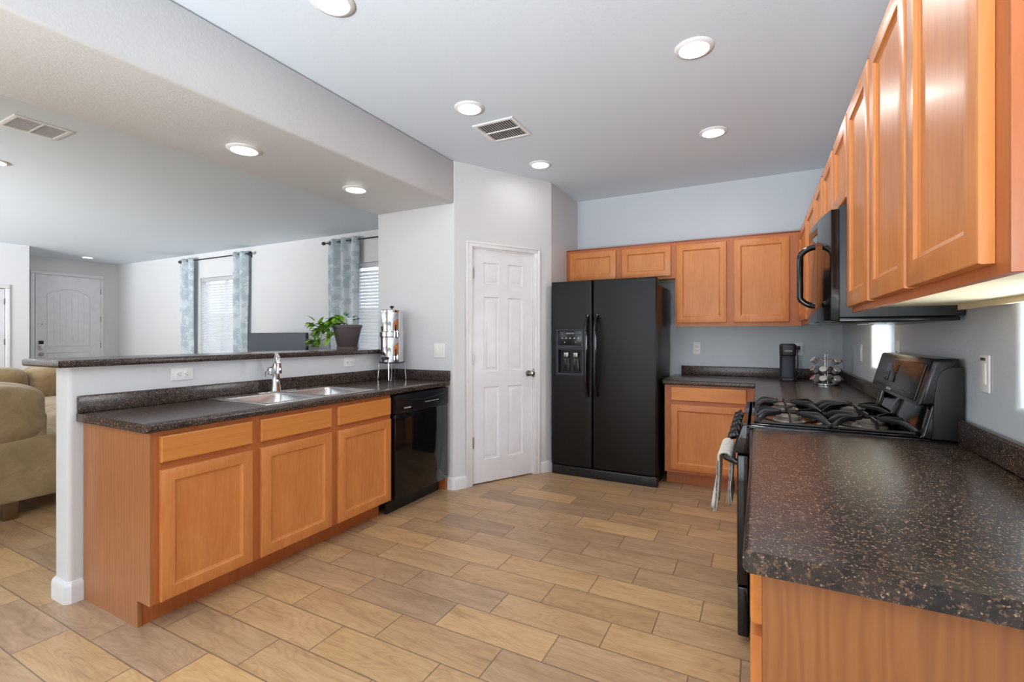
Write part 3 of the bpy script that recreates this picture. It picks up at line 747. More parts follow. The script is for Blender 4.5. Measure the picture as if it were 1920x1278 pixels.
# cooktop with raised rim
ck = MB().box((-.048, 0, .9055), (.60, RY, .922), .006, 3)
ck.box((-.03, .012, .9215), (.55, .026, .928), .003).box((-.03, RY-.026, .9215), (.55, RY-.012, .928), .003)
ck.obj('cooktop', 'black_gloss', gr_)
# slanted front control panel
MB().prism([(-.036, .806), (-.086, .806), (-.088, .83), (-.058, .922), (-.03, .922)], .0, RY, .004, 2, 'y').obj('control_panel', 'black_gloss', gr_)
for ky in (.09, .235, .38, .525, .67):
    k = MB(); k.M = Matrix.Translation((-.075, ky, .868)) @ Matrix.Rotation(-PI/2-.32, 4, 'Y')
    k.lathe([(.024, 0), (.023, .008), (.018, .012), (.0165, .034), (.012, .038), (0, .038)], (0, 0, 0), 20); k.box((-.005, -.018, .02), (.005, .018, .042), .002)
    k.obj('knob', 'black_gloss', gr_)
dr_ = MB().box((-.079, .006, .275), (-.036, RY-.006, .798), .006, 3).obj('oven_door', 'black_gloss', gr_)
MB().box((-.081, .12, .38), (-.078, RY-.12, .66), .001).obj('oven_window', 'glass_dark', dr_)
MB().tube([(-.07, .05, .755), (-.10, .05, .765), (-.122, .065, .77), (-.128, .12, .771), (-.128, RY-.12, .771), (-.122, RY-.065, .77), (-.10, RY-.05, .765), (-.07, RY-.05, .755)], .0125, 12).obj('handle', 'black_gloss', dr_)
MB().box((-.077, .006, .07), (-.036, RY-.006, .268), .006, 3).obj('storage_drawer', 'black_gloss', gr_)
# console at the back (profile in x,z)
MB().prism([(.50, .9225), (.515, .94), (.548, 1.025), (.548, 1.04), (.60, 1.04), (.60, .9225)], .04, RY-.04, .003, 2, 'y').obj('lower_splash', 'black_gloss', gr_)
for yy in (-.010, RY-.03):
    MB().prism([(.525, .9225), (.530, 1.06), (.538, 1.13), (.548, 1.155), (.562, 1.168), (.58, 1.172), (.607, 1.172), (.607, .9225)], yy, yy+.04, .004, 3, 'y').obj('console_side', 'black_side', gr_)
    MB().prism([(.492, .9225), (.500, .935), (.522, 1.03), (.535, 1.05), (.60, 1.05), (.60, .9225)], yy+.006 if yy < 0 else yy, yy+.046 if yy < 0 else yy+.034, .006, 3, 'y').obj('console_cheek', 'black_gloss', gr_)
cpoly = [(.486, 1.035), (.527, 1.190), (.535, 1.198), (.598, 1.200), (.603, 1.19), (.603, 1.045), (.548, 1.035)]
cn = MB().prism(cpoly, -.006, RY+.006, .014, 4, 'y').obj('console', 'black_gloss2', gr_)
ang = math.atan2(.041, .155)
pm = MB(); pm.M = Matrix.Translation((.5065, RY/2, 1.1125)) @ Matrix.Rotation(ang, 4, 'Y')
pm.box((-.0045, -.345, -.068), (-.0, .345, .068), .004, 3); pm.obj('control_face', 'console_face', cn)
pm = MB(); pm.M = Matrix.Translation((.5065, RY/2, 1.1125)) @ Matrix.Rotation(ang, 4, 'Y')
pm.box((-.006, -.02, -.03), (-.0046, .16, .047), .001); pm.obj('clock_display', 'glass_dark', cn)
for kz in (-.045, .0, .035):
    for ky in (-.26, -.19, -.12): 
        pm = MB(); pm.M = Matrix.Translation((.5065, RY/2, 1.1125)) @ Matrix.Rotation(ang, 4, 'Y')
        pm.box((-.0052, ky-.018, kz-.004), (-.0046, ky+.018, kz+.0), 0); pm.obj('key_marking', 'console_mark', cn)
# letters on the console face: local x must run along -Y as seen from the front
text('FRIGIDAIRE', .014, 'lettering', gr_, (.4855, RY/2+.03, 1.055), (PI/2-ang*0-.26, 0, -PI/2))
# burners and grates
BX, BY = (.11, .385), (.19, .57)
for bx_ in BX:
    for by_ in BY:
        q = MB().lathe([(.060, .9225), (.054, .928), (.040, .930), (.038, .936), (.046, .937), (.047, .943), (.042, .946), (0, .947)], (bx_, by_, 0), 28); q.obj('burner', 'burner', gr_)
def finger(p0, p1, z0=.926, z1=.958):
    """flat arched bar rising from the frame towards the burner"""
    p0, p1 = Vector(p0), Vector(p1); d = p1-p0; n = 10; pts = []
    for i in range(n+1):
        u = i/n; z = z0+(z1-z0)*min(1, math.sin(min(1, u*2.6)*PI/2)); pts.append((p0.x+d.x*u, p0.y+d.y*u, z))
    return pts
def plate(m, pts, zt, zb, th=.009):
    """upright curved cast-iron plate following pts in plan with its own top and bottom edge"""
    n = len(pts); vs = []; fs = []
    for i in range(n):
        a = Vector(pts[max(i-1, 0)]); b = Vector(pts[min(i+1, n-1)]); d = (b-a).normalized(); nn_ = Vector((-d.y, d.x))*th/2
        p = Vector(pts[i])
        for s_ in (-1, 1): vs += [(p.x+nn_.x*s_*.8, p.y+nn_.y*s_*.8, zb[i]), (p.x+nn_.x*s_, p.y+nn_.y*s_, (zb[i]+zt[i])/2), (p.x+nn_.x*s_*.6, p.y+nn_.y*s_*.6, zt[i])]
    for i in range(n-1):
        A_, B_ = i*6, (i+1)*6
        for (x, y) in ((0, 1), (1, 2), (4, 3), (5, 4), (2, 5), (3, 0)): fs.append((A_+x, A_+y, B_+y, B_+x))
    fs += [(0, 1, 2, 5, 4, 3), tuple((n-1)*6+k for k in (3, 4, 5, 2, 1, 0))]
    m.add(vs, fs)
for gy in (0, 1):
    y0g, y1g = (.03, .372) if gy == 0 else (.388, .73)
    g = MB(); yc = BY[gy]
    for (x0g, x1g) in ((-.012, .2475), (.2475, .507)):
        xc = BX[0] if x0g < .1 else BX[1]
        g.tube([(x0g+.02, y0g, .932), (x1g-.02, y0g, .932), (x1g, y0g+.02, .932), (x1g, y1g-.02, .932), (x1g-.02, y1g, .932), (x0g+.02, y1g, .932), (x0g, y1g-.02, .932), (x0g, y0g+.02, .932)], .0065, 6, True)
        for sx_, sy_ in ((1, 1), (1, -1), (-1, 1), (-1, -1)):
            # swept S-shaped fingers
            cx_ = x1g if sx_ > 0 else x0g; cy_ = y1g if sy_ > 0 else y0g
            pts = []
            for i in range(13):
                u = i/12
                px_ = cx_+(xc+sx_*.030-cx_)*u; py_ = cy_-sy_*.045+(yc+sy_*.022-cy_+sy_*.045)*(u**1.6)
                pts.append((px_, py_))
            ut = [i/12 for i in range(13)]
            plate(g, pts, [.938+.027*math.sin(min(1, u*2.4)*PI/2) for u in ut], [.926+.024*math.sin(min(1, max(0, u-.12)*2.2)*PI/2) for u in ut])
        for ex, ey in ((x0g, yc), (x1g, yc), (xc, y0g), (xc, y1g)):
            e = Vector((ex, ey)); cc = Vector((xc, yc)); t_ = cc+(e-cc).normalized()*.04
            ut = [i/8 for i in range(9)]
            plate(g, [(ex+(t_.x-ex)*u, ey+(t_.y-ey)*u) for u in ut], [.938+.027*math.sin(min(1, u*2.4)*PI/2) for u in ut], [.926+.024*math.sin(min(1, max(0, u-.1)*2.2)*PI/2) for u in ut])
        for fx_, fy_ in ((x0g+.02, y0g), (x1g-.02, y0g), (x0g+.02, y1g), (x1g-.02, y1g)):
            g.lathe([(.006, .922), (.007, .934)], (fx_, fy_, 0), 8)
    g.obj('grate', 'iron', gr_)
# towel over the oven handle
tw = MB(); vs = []; fs = []; NY = 22; prof = []
L1, L2 = .24, .20
for i in range(12): prof.append((-.024-.022*(1-i/11)**1.5, -L1+(L1)*i/11, 0))
for i in range(1, 8): a = PI-PI*i/8; prof.append((.018*math.cos(a)*1.3, .018*math.sin(a), 1))
for i in range(12): prof.append((.022+.004*math.sin(i*.6), -L2*i/11, 2))
NP = len(prof)
for j in range(NY+1):
    v = j/NY
    for (px_, pz_, s_) in prof:
        k = min(1, abs(pz_)/.2)
        wob = .010*math.sin(v*11+1.0+(0 if s_ == 0 else 2))*k
        sg = 0 if s_ == 2 else 1
        vs.append((px_+wob*sg*(1 if s_ == 0 else .4), (.05+(.30-.02*k)*v+.010*k), pz_+.004*math.sin(v*17)*k))
for j in range(NY):
    for i in range(NP-1): fs.append((j*NP+i, j*NP+i+1, (j+1)*NP+i+1, (j+1)*NP+i))
tw.add(vs, fs)
tt = thing('kitchen_towel', 'cream towel with slate fringed edge hanging over the oven door handle', 'towel', (-.128, 2.13, .771))
o = tw.obj('cloth', 'towel', tt, 80); md = o.modifiers.new('s', 'SOLIDIFY'); md.thickness = .009; md.offset = 0
o2 = MB()
random.seed(3)
for edge in (0, NY):
    for rg in (range(0, 11), range(NP-11, NP)):
        o2.tube([Vector(vs[edge*NP+i])+Vector((-.004+random.uniform(-.0015, .0015), -.002 if edge == 0 else .002, 0)) for i in rg], [random.uniform(.0028, .0048) for _ in rg], 7)
for row_ in (0, NP-1):
    o2.tube([Vector(vs[j*NP+row_])+Vector((-.003, 0, -.001)) for j in range(NY+1)], .0045, 7)
o2.obj('fringe', 'towel_edge', tt)
# ---------------------------------------------------------------- microwave
mw = thing('microwave_oven', 'black over-the-range microwave with curved front and loop handle', 'microwave', (0, 2.103, 0))
MH0, MH1 = 1.333, 1.745; MYW = .757
MB().box((.262, 0, MH0+.012), (XR-.002, MYW, 1.758), .003).obj('body', 'black', mw)
MB().box((.262, .004, MH0-.004), (.60, MYW-.004, MH0+.010), .003).obj('underside', 'black_gloss2', mw)
def bow(y): return -.036*math.sin(PI*min(1, max(0, y/MYW)))**.9
def front(y0_, y1_, x0_, zz0, zz1, bev=.004):
    n = 16; pts = [(x0_+bow(y0_+(y1_-y0_)*i/n), y0_+(y1_-y0_)*i/n) for i in range(n+1)]
    return MB().prism(pts+[(.261, y1_), (.261, y0_)], zz0, zz1, bev)
front(.0, .178, .236, MH0, MH1).obj('control_panel', 'black_gloss', mw)
dm = front(.181, MYW, .236, MH0, 1.69).obj('door', 'black_gloss', mw)
front(.181, MYW, .238, 1.693, MH1).obj('top_grille', 'black_gloss2', mw)
hp = []
for i in range(25):
    a = PI*i/24; hp.append((.222+bow(.15)-.052*min(1, 1.5*math.sin(a)), .15, 1.515-.118*math.cos(a)*(1 if abs(math.cos(a)) > .0 else 1)))
MB().tube(hp, .0115, 14).obj('handle', 'black_gloss', mw)
for yy in (.25, .5): MB().lathe([(.03, .0), (.03, -.004)], (.42, yy, MH0-.003), 16).obj('work_light', 'plate', mw)

# ---------------------------------------------------------------- ceiling lamps and vents
def can(x, y, z, label, lens='lens'):
    t = thing('recessed_light', label, 'ceiling light', (x, y, z), 0, None)
    MB().lathe([(.092, 0), (.092, -.003), (.086, -.008), (.070, -.011), (.066, -.006), (.064, -.0015)], (0, 0, 0), 36, caps=False).obj('trim_ring', 'trim', t)
    MB().lathe([(.066, -.002), (.064, -.0065), (.0, -.0075)], (0, 0, 0), 36).obj('lens', lens, t)
for x, y, l in ((-.283, 2.48, 'recessed ceiling light, largest and nearest on the right side of the kitchen'), (-1.593, 2.487, 'recessed kitchen ceiling light just left of the air vent'),
                (-1.598, 3.574, 'recessed kitchen ceiling light over the pantry door'), (-.282, 3.56, 'recessed kitchen ceiling light nearest the right-hand back cabinets'),
                (-1.601, 1.43, 'recessed kitchen ceiling light cut off by the top edge'), (-.283, 1.40, 'recessed kitchen ceiling light above the viewer'),
                ):
    can(x, y, ZC, l, 'lens_left' if x < -1 or y < 1.42 else 'lens')
can(-2.615, 1.702, ZB, 'recessed light in the header beam above the sink, nearer of two', 'lens_beam')
can(-2.602, 2.536, ZB, 'recessed light in the header beam nearest the nook wall', 'lens_beam')
can(-10.678, 4.031, ZC, 'small recessed light in front of the entry door', 'lens_beam')
can(-5.49, 1.47, ZC, 'recessed living room ceiling light at the left edge', 'lens_liv')
for x, y, l in ((-5.4, -1.2, 'nearest the wide rear window'), (-8.2, -1.2, 'nearest the rear left corner'), (-8.2, 1.5, 'midway to the entry')): can(x, y, ZC, 'unseen recessed living room ceiling light added for brightness, '+l, 'lens_liv')  # out-of-view lamps added to brighten the living room
def vent(x0, x1, y0_, y1_, label, n, split, ang_, depth_mat='vent_dark'):
    t = thing('air_vent', label, 'air vent', ((x0+x1)/2, (y0_+y1_)/2, ZC))
    hx, hy = (x1-x0)/2, (y1_-y0_)/2; b = .026
    MB().grid([-hx, -hx+b, hx-b, hx], [-hy, -hy+b, hy-b, hy], -.001, -.008, {(1, 1)}, 'xy', lambda p, d: p.z < -.007, .004, 2).obj('frame', 'trim', t)
    MB().box((-hx+b, -hy+b, -.0015), (hx-b, hy-b, -.0005)).obj('backing', depth_mat, t)
    m = MB()
    for k in range(n):
        x = -hx+b+(2*hx-2*b)*(k+.5)/n; s_ = math.sin(ang_)*.005; c_ = math.cos(ang_)*.0055
        for (ya, yb) in ((-hy+b, -.004), (.004, hy-b)) if split else ((-hy+b, hy-b),):
            if split: m.box((x-.0014, ya, -.0058), (x+.0014, yb, -.0016))
            else: m.prism([(x-c_, -.009-s_*.5), (x+c_, -.004), (x+c_, -.0025), (x-c_, -.0075-s_*.5)], ya, yb, 0, 1, 'y')
    m.box((-hx+b, -.004, -.008), (hx-b, .004, -.0016))
    m.obj('louvers', 'trim', t)
vent(-1.712, -1.407, 2.706, 3.009, 'square white air vent with dark slots in the kitchen ceiling', 14, True, .9)
vent(-4.50, -4.20, 1.215, 1.515, 'white air vent in the living room ceiling at left', 12, True, .3, 'vent_grey')

# ---------------------------------------------------------------- outlets and switches
# local frame: x = width, z = height, front faces -y
def outlet(loc, rz, label, horiz=False, kind='outlet', n=1):
    wd, ht = (.115, .07) if horiz else (.07*n if n == 1 else .118, .115)
    t = thing('wall_'+kind, label, kind, loc, rz)
    MB().box((-wd/2, -.006, -ht/2), (wd/2, -.0005, ht/2), .003, 3).obj('cover_plate', 'plate', t)
    R = Matrix.Rotation(PI/2, 4, 'Y') if horiz else Matrix.Identity(4)
    if kind == 'outlet':
        for s_ in (-1, 1):
            m = MB(); m.M = R; m.box((-.017, -.0085, s_*.0195-.014), (.017, -.005, s_*.0195+.014), .004, 2); f = m.obj('socket_face', 'plate', t)
            m = MB(); m.M = R
            for xx in (-.0065, .0065): m.box((xx-.001, -.0092, s_*.0195-.001), (xx+.001, -.0082, s_*.0195+.007))
            m.lathe([(.0025, -.0082), (.0025, -.0092)], (0, 0, s_*.0195-.006), 8, 'y'); m.obj('slots', 'slot', f)
    elif kind == 'switch':
        xs_ = (-.023, .023) if n == 2 else (0,)
        for xx in xs_:
            MB().box((xx-.0165, -.0085, -.033), (xx+.0165, -.005, .033), .002).obj('rocker', 'plate', t)
    return t
outlet((XH1, 1.49, 1.067), PI/2, 'white horizontal outlet on the half wall left of the faucet', True)
outlet((XH1, 2.70, 1.073), PI/2, 'white horizontal outlet on the half wall near the water filter', True)
outlet((-2.325, YN, 1.156), 0, 'double rocker switch on the white nook wall', kind='switch', n=2)
outlet((-.52, YB, 1.163), 0, 'white outlet on the grey wall right of the refrigerator')
outlet((.302, YB, 1.163), 0, 'white outlet behind the coffee maker with a black plug')
outlet((XR, 3.93, 1.163), -PI/2, 'narrow-looking white outlet on the right wall near the corner', kind='switch')
t = outlet((XR, 2.978, 1.195), -PI/2, 'small cable jack plate beside the far backsplash window', kind='jack')
MB().lathe([(.006, -.005), (.005, -.012)], (0, 0, 0), 10, 'y').obj('jack', 'slot', t)
t = outlet((XR, 1.951, 1.161), -PI/2, 'white switch plate on the right wall above the backsplash in front of the range', kind='switch')
MB().box((-.012, -.0105, .041), (.012, -.0062, .049)).obj('label_strip', 'slot', t)

# ---------------------------------------------------------------- water filter
wf = thing('water_filter', 'polished steel gravity water filter on a wire stand in the nook corner', 'water filter', (-2.70, 3.03, .914))
R_ = .094
MB().lathe([(R_-.012, .142), (R_, .15), (R_, .352), (R_-.004, .36)], (0, 0, 0), 48).obj('lower_chamber', 'chrome', wf)
MB().lathe([(R_+.001, .352), (R_+.006, .358), (R_+.006, .395), (R_+.001, .402)], (0, 0, 0), 48).obj('joint_band', 'chrome', wf)
MB().lathe([(R_-.003, .40), (R_-.002, .555), (R_-.004, .56)], (0, 0, 0), 48).obj('upper_chamber', 'chrome', wf)
ld = MB().lathe([(R_+.001, .556), (R_+.001, .572), (R_-.01, .58), (.02, .584), (0, .585)], (0, 0, 0), 48).obj('lid', 'chrome', wf)
MB().lathe([(.006, .584), (.006, .592), (.016, .598), (.018, .606), (.012, .612), (0, .613)], (0, 0, 0), 20).obj('lid_knob', 'black', ld)
q = MB(); q.tube([(.03, -R_+.006, .185), (.038, -R_-.035, .183)], .011, 12).lathe([(.02, -.01), (.022, 0), (.02, .012)], (.039, -R_-.04, .183), 16).tube([(.039, -R_-.04, .183), (.040, -R_-.055, .165), (.041, -R_-.058, .150)], .009, 10)
q.M = Matrix.Identity(4); q.obj('spigot', 'black', wf)
st = MB(); st.tube([((R_+.008)*math.cos(a*PI/18), (R_+.008)*math.sin(a*PI/18), .146) for a in range(36)], .0045, 8, True)
st.box((-.085, -.004, .138), (.085, .004, .143)).box((-.004, -.085, .138), (.004, .085, .143))
st.obj('stand_ring', 'rod', wf)
for a in (.6, 2.17, 3.74, 5.31):
    ca, sa = math.cos(a), math.sin(a); ta, tb = math.cos(a+PI/2), math.sin(a+PI/2); r0 = R_+.010; r1 = R_+.022
    pts = [(r0*ca-ta*.013, r0*sa-tb*.013, .145), (r1*ca-ta*.010, r1*sa-tb*.010, .006), (r1*ca, r1*sa, .004), (r1*ca+ta*.010, r1*sa+tb*.010, .006), (r0*ca+ta*.013, r0*sa+tb*.013, .145)]
    MB().tube(pts, .0034, 8).obj('leg', 'chrome', wf)

# ---------------------------------------------------------------- plants
def leaf(m, base, dirv, L, Wd, droop=.3, fold=.25, n=7):
    d = Vector(dirv).normalized(); side = d.cross(Vector((0, 0, 1)))
    if side.length < .1: side = Vector((1, 0, 0))
    side.normalize(); up = side.cross(d).normalized(); base = Vector(base)
    prof = [.05, .80, 1.0, .98, .86, .64, .34, .0]
    vs = []; fs = []
    for i in range(n+1):
        u = i/n; c = base+d*L*u-Vector((0, 0, 1))*droop*L*u*u; wd = Wd*prof[i]*.5
        vs += [c-side*wd+up*fold*wd, c, c+side*wd+up*fold*wd]
    for i in range(n):
        for k in (0, 1): fs.append((i*3+k, i*3+k+1, (i+1)*3+k+1, (i+1)*3+k))
    m.add(vs, fs)
PX, PY = -3.04, 2.87
pt = thing('potted_pothos', 'bright green trailing pothos in a brown pot on the raised bar', 'potted plant', (PX, PY, 1.165))
MB().lathe([(.084, 0), (.086, .022), (.078, .024), (.080, .026), (.112, .178), (.119, .180), (.121, .203), (.112, .204), (.108, .185), (.08, .18), (0, .18)], (0, 0, 0), 40).obj('pot', 'pot', pt)
MB().lathe([(.107, .178), (.107, .186), (.05, .190), (0, .19)], (0, 0, 0), 30).obj('soil', 'soil', pt)
random.seed(11)
lf = MB(); sm = MB()
ux, uy = math.cos(TH), math.sin(TH)   # a direction running along the bar towards the right of the room
def P(a, b, c): return Vector((a*ux - b*.35, a*uy - b, c))
# (sideways, towards kitchen, height) leaf bases; trailing mostly to the left end of the pot
vines = [
 [(-.04, .0, .19), (-.10, .03, .23), (-.17, .04, .20), (-.22, .04, .13), (-.24, .04, .05)],
 [(-.06, .04, .19), (-.12, .08, .20), (-.16, .09, .12), (-.19, .09, .04)],
 [(-.02, .02, .19), (-.05, .08, .23), (-.08, .12, .16), (-.10, .12, .06), (-.12, .12, .015)],
 [(0, 0, .19), (.0, .06, .24), (.01, .12, .19), (-.01, .13, .09)],
 [(-.07, -.02, .19), (-.16, -.02, .20), (-.22, .0, .17), (-.27, .02, .22)],
 [(-.05, 0, .19), (-.09, 0, .25), (-.13, .01, .245)],
 [(0, .02, .19), (-.01, .04, .25), (-.04, .05, .27)],
]
for vv in vines:
    pts = [P(*p) for p in vv]; sm.tube(pts, .003, 6)
    for i in range(1, len(pts)):
        for r_ in range(6):
            u = random.random(); b = pts[i-1].lerp(pts[i], .4+.6*u)
            dv = P(random.uniform(-1.2, .5), random.uniform(-.4, 1.2), random.uniform(-.75, .55))
            L = random.uniform(.055, .085)
            if b.z+dv.normalized().z*L-.3*L < .006: dv.z = abs(dv.z)*.3+.25
            leaf(lf, b, dv, L, L*random.uniform(.68, .85), random.uniform(.1, .35))
# upright leaves at far left
for (a, b, c, dx, dz, L) in ((-.25, .02, .235, -.7, .75, .085), (-.20, .03, .21, .55, .8, .08), (-.22, .03, .12, -1, .1, .075), (-.16, .06, .08, -.3, -.2, .08), (-.10, .05, .235, .9, .45, .07), (-.09, .02, .25, -1, .25, .07), (-.21, .05, .02, -1, .15, .07), (-.15, .09, .02, -.6, .2, .07)):
    leaf(lf, P(a, b, c), P(dx, .15, dz), L*1.05, L*.62, .12)
fo = lf.obj('foliage', 'leaf', pt, 80); sm.obj('vines', 'stem', pt)
sp = thing('potted_seedling', 'small dark-leaved plant in a white pot sitting in the larger brown pot', 'potted plant', (PX+.022, PY+.012, 1.3555))
MB().lathe([(.022, 0), (.034, .062), (.037, .063), (.036, .070), (.030, .066), (.028, .055), (0, .055)], (0, 0, 0), 24).obj('pot', 'white_pot', sp)
m = MB(); s2 = MB()
for (a, b, c, L) in ((-.02, .01, .09, .05), (.035, .0, .075, .05), (.055, .02, .05, .055), (.045, -.02, .06, .045), (0, .02, .085, .04)):
    q = P(a, b, c); s2.tube([(0, 0, .05), q*.6+Vector((0, 0, .03)), q], .0018, 5); leaf(m, q-P(.01, 0, 0), P(a*4+.1, b, .15), L, L*.85, .3)
m.obj('foliage', 'leaf_dark', sp, 80); s2.obj('stems', 'stem', sp)

# ---------------------------------------------------------------- coffee maker and pod carousel
cm = thing('coffee_maker', 'slim dark single-serve coffee maker on the back worktop', 'coffee maker', (.207, 4.46, .914))
def rrect(x0, x1, y0_, y1_, r, n=5):
    return arc(x1-r, y1_-r, r, 0, PI/2, n)+arc(x0+r, y1_-r, r, PI/2, PI, n)+arc(x0+r, y0_+r, r, PI, 1.5*PI, n)+arc(x1-r, y0_+r, r, 1.5*PI, 2*PI, n)
MB().prism(rrect(-.056, .056, -.10, .12, .03), 0, .028, .005).obj('base', 'black', cm)
MB().prism(rrect(-.055, .055, -.02, .12, .03), .026, .205).obj('column', 'navy', cm)
MB().prism(rrect(-.058, .058, -.10, .12, .034), .205, .295, .008, 3).obj('brew_head', 'black', cm)
MB().prism(rrect(-.05, .05, -.09, .11, .03), .292, .300, .003).obj('lid', 'black_gloss2', cm)
text('KEURIG', .016, 'lettering', cm, (0, -.1006, .243), (PI/2, 0, 0))
MB().tube([(.09, .29, .262), (.088, .255, .26), (.082, .235, .22), (.085, .22, .12), (.075, .215, .04), (.04, .20, .008), (-.10, .19, .006), (-.20, .16, .006), (-.24, .20, .006)], .0035, 8).box((.075, .255, .245), (.103, .292, .278), .004).obj('power_cord', 'black', cm)
cr = thing('pod_carousel', 'chrome wire carousel holding coffee pods in the corner', 'carousel', (.445, 4.22, .914))
MB().lathe([(.080, 0), (.084, .004), (.084, .010), (.076, .013), (0, .013)], (0, 0, 0), 32).obj('base', 'chrome', cr)
MB().tube([(-.008, 0, .012), (-.008, 0, .225), (-.004, 0, .235), (.004, 0, .235), (.008, 0, .225), (.008, 0, .012)], .0028, 8).obj('post', 'chrome', cr)
tiers = ((.052, 6, .2), (.120, 6, .2), (.188, 6, .2))
pods = []
for (z, n, ph) in tiers:
    m = MB()
    for k in range(n):
        a = ph+2*PI*k/n; c = Vector((math.cos(a)*.088, math.sin(a)*.088, z)); ax = Vector((math.cos(a)*.72, math.sin(a)*.72, .69)).normalized()
        e1 = Vector((-math.sin(a), math.cos(a), 0)); e2 = ax.cross(e1)
        m.tube([c+e1*.0225*math.cos(t_*PI/8)+e2*.0225*math.sin(t_*PI/8) for t_ in range(16)], .0019, 6, True)
        m.tube([c-e2*.0, (math.cos(a)*.008, math.sin(a)*.008, z-.008)], .0019, 6) if False else m.tube([c+e2*.0225, (math.cos(a)*.009, math.sin(a)*.009, z+.0)], .0019, 6)
        pods.append((z, k, a, c, ax))
    m.obj('ring_tier', 'chrome', cr)
def pod(name, label, c, ax, lidm):
    t = thing(name, label, 'coffee pod', c, 0, 'coffee pods in the chrome carousel'); t.rotation_mode = 'QUATERNION'; t.rotation_quaternion = Vector((0, 0, 1)).rotation_difference(ax)
    MB().lathe([(.016, -.036), (.018, -.034), (.0208, .002)], (0, 0, 0), 20).obj('cup', 'pod_cup', t)
    MB().lathe([(.0245, .002), (.0250, .0035), (.0245, .005), (.018, .0052)], (0, 0, 0), 20, caps=True).obj('lid', 'pod', t)
    if lidm != 'pod': MB().lathe([(.0165, .0052), (.0165, .0062), (.0, .0063)], (0, 0, 0), 20).obj('lid_print', lidm, t)
O = Vector((.445, 4.22, .914))
names_ = {0: 'lowest', 1: 'middle', 2: 'top'}
for (z, k, a, c, ax) in pods:
    ti = 0 if z < .08 else 1 if z < .15 else 2
    ad = math.degrees(a) % 360
    if ti == 2 and k in (1, 2, 4): continue
    if ti == 1 and k in (2,): continue
    front_left = 180 < ad < 260
    side = 'left' if 120 < ad < 240 else 'right' if (ad < 60 or ad > 300) else ('front' if ad > 180 else 'back')
    near = 'front' if ad > 180 else 'back'
    red = ti in (0, 1) and 175 < ad < 240
    pod('coffee_pod', ('red-lidded' if red else 'white')+' coffee pod in the %s tier of the chrome carousel, %s' % (names_[ti], side if side in ('front', 'back') else near+' '+side), O+c, ax, 'red' if red else 'pod')

# ---------------------------------------------------------------- television on a low console
tv = thing('television', 'flat black television seen over the raised bar', 'television', (-5.91, 4.3, 0))
MB().box((-.605, 0, .64), (.605, .045, 1.322), .006).obj('bezel', 'black', tv)
MB().box((-.595, -.002, .655), (.595, .001, 1.312)).obj('screen', 'screen', tv)
MB().box((-.25, -.08, .552), (.25, .12, .564), .004).box((-.04, .01, .56), (.04, .035, .68), .003).obj('stand', 'black', tv)
mc = thing('media_console', 'low dark media console under the television, hidden behind the bar', 'console', (-5.91, 4.3, 0))
MB().box((-.8, -.16, FZ+.08), (.8, .24, .55), .006).obj('carcass', 'foot', mc)
for sx_ in (-.72, .72):
    for sy_ in (-.12, .2): MB().lathe([(.018, FZ), (.025, FZ+.085)], (sx_, sy_, 0), 12).obj('leg', 'foot', mc)

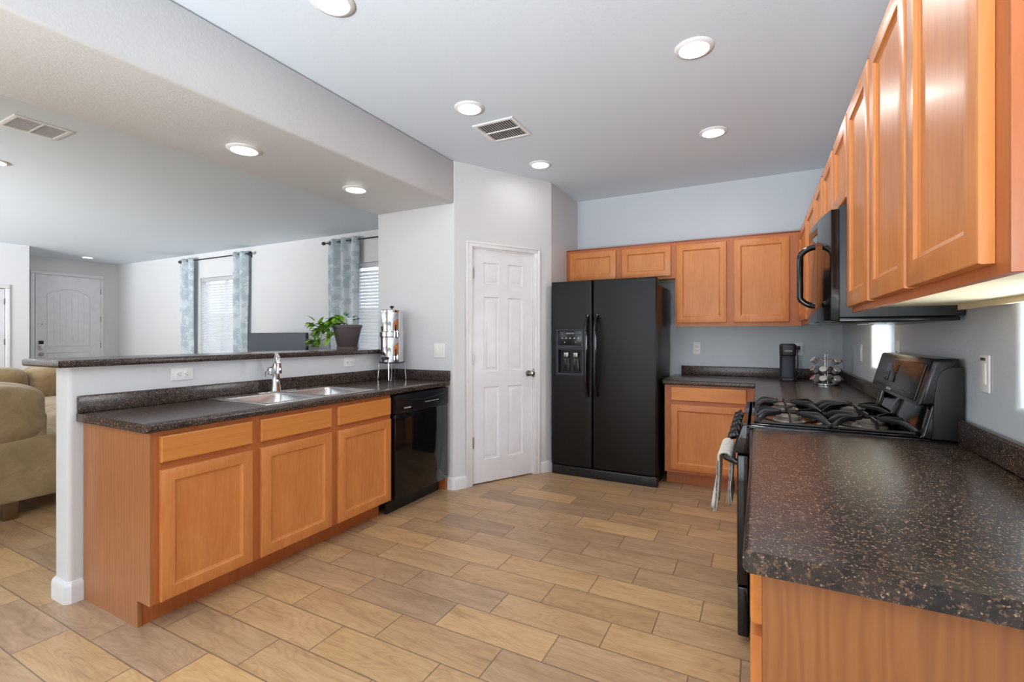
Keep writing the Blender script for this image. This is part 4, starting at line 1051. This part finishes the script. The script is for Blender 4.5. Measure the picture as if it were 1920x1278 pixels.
# ---------------------------------------------------------------- sectional sofa
def cushion(name, c, size, parent, e=.55, seed=0, sag=0, rot=None, sub=(28, 18)):
    m = MB(); vs = []; fs = []; nu, nv = sub; random.seed(seed)
    ph = [random.uniform(0, 6) for _ in range(6)]
    def sp_(x, p): return math.copysign(abs(x)**p, x)
    for j in range(nv+1):
        v = -PI/2+PI*j/nv
        for i in range(nu):
            u = 2*PI*i/nu
            x = sp_(math.cos(v), e)*sp_(math.cos(u), e); y = sp_(math.cos(v), e)*sp_(math.sin(u), e); z = sp_(math.sin(v), e*1.1)
            wr_ = .03*math.sin(5*y+3*z+ph[0])*math.sin(4*x+ph[1])+.02*math.sin(9*z+6*x+ph[2])
            vs.append((size[0]/2*x*(1+wr_), size[1]/2*y*(1+wr_*.7), size[2]/2*z*(1+wr_)+sag*(1-x*x)*(1-y*y)))
    for j in range(nv):
        for i in range(nu): fs.append((j*nu+i, j*nu+(i+1) % nu, (j+1)*nu+(i+1) % nu, (j+1)*nu+i))
    m.add(vs, fs)
    o = m.obj(name, 'suede', parent, 80, 1); o.location = c
    if rot: o.rotation_euler = rot
    return o
so = thing('sectional_sofa', 'tan microsuede sectional sofa with puffy cushions beyond the half wall', 'sofa', (-4.46, 1.0, 0))
# near section turns its back panel to the kitchen; plane x = -4.46 (local x 0)
bd = MB().box((-.95, -1.6, .15), (0, 1.55, .58), .03, 4).box((-.16, -1.6, .45), (-.02, .47, .74), .03, 4)
bd.box((-1.95, .65, .15), (-.95, 1.55, .47), .03, 4).box((-1.95, 1.38, .4), (0, 1.55, .80), .03, 4)
bd.obj('base', 'suede', so)
cushion('back_cushion', (-.13, .02, .745), (.34, .92, .43), so, .5, 2, rot=(.0, 0, 0))
cushion('back_cushion', (-.16, -.88, .75), (.34, .86, .44), so, .5, 5)
cushion('seat_cushion', (-.60, .12, .57), (.72, .86, .20), so, .4, 3)
cushion('seat_cushion', (-.60, -.76, .57), (.72, .86, .20), so, .4, 4)
cushion('seat_cushion', (-.48, 1.02, .60), (.92, .80, .22), so, .45, 6)
cushion('seat_cushion', (-1.42, 1.02, .58), (.92, .80, .22), so, .45, 8)
bd2 = MB().box((-2.35, .1, .15), (-1.95, 1.55, .70), .03, 4).obj('base', 'suede', so)
cushion('back_cushion', (-.50, 1.36, .80), (.90, .32, .30), so, .5, 9)
cushion('back_cushion', (-1.42, 1.36, .82), (.92, .32, .32), so, .5, 10)
cushion('back_cushion', (-2.08, .62, .80), (.42, .70, .36), so, .5, 12)
cushion('back_cushion', (-2.08, 1.25, .80), (.42, .60, .36), so, .5, 13)
for x, y in ((-.06, .28), (-.06, 1.45), (-.06, -1.5), (-.88, -1.5), (-1.88, .72), (-1.88, 1.45)):
    MB().box((x-.04, y-.04, FZ), (x+.04, y+.04, .155), .008).obj('foot', 'foot', so)
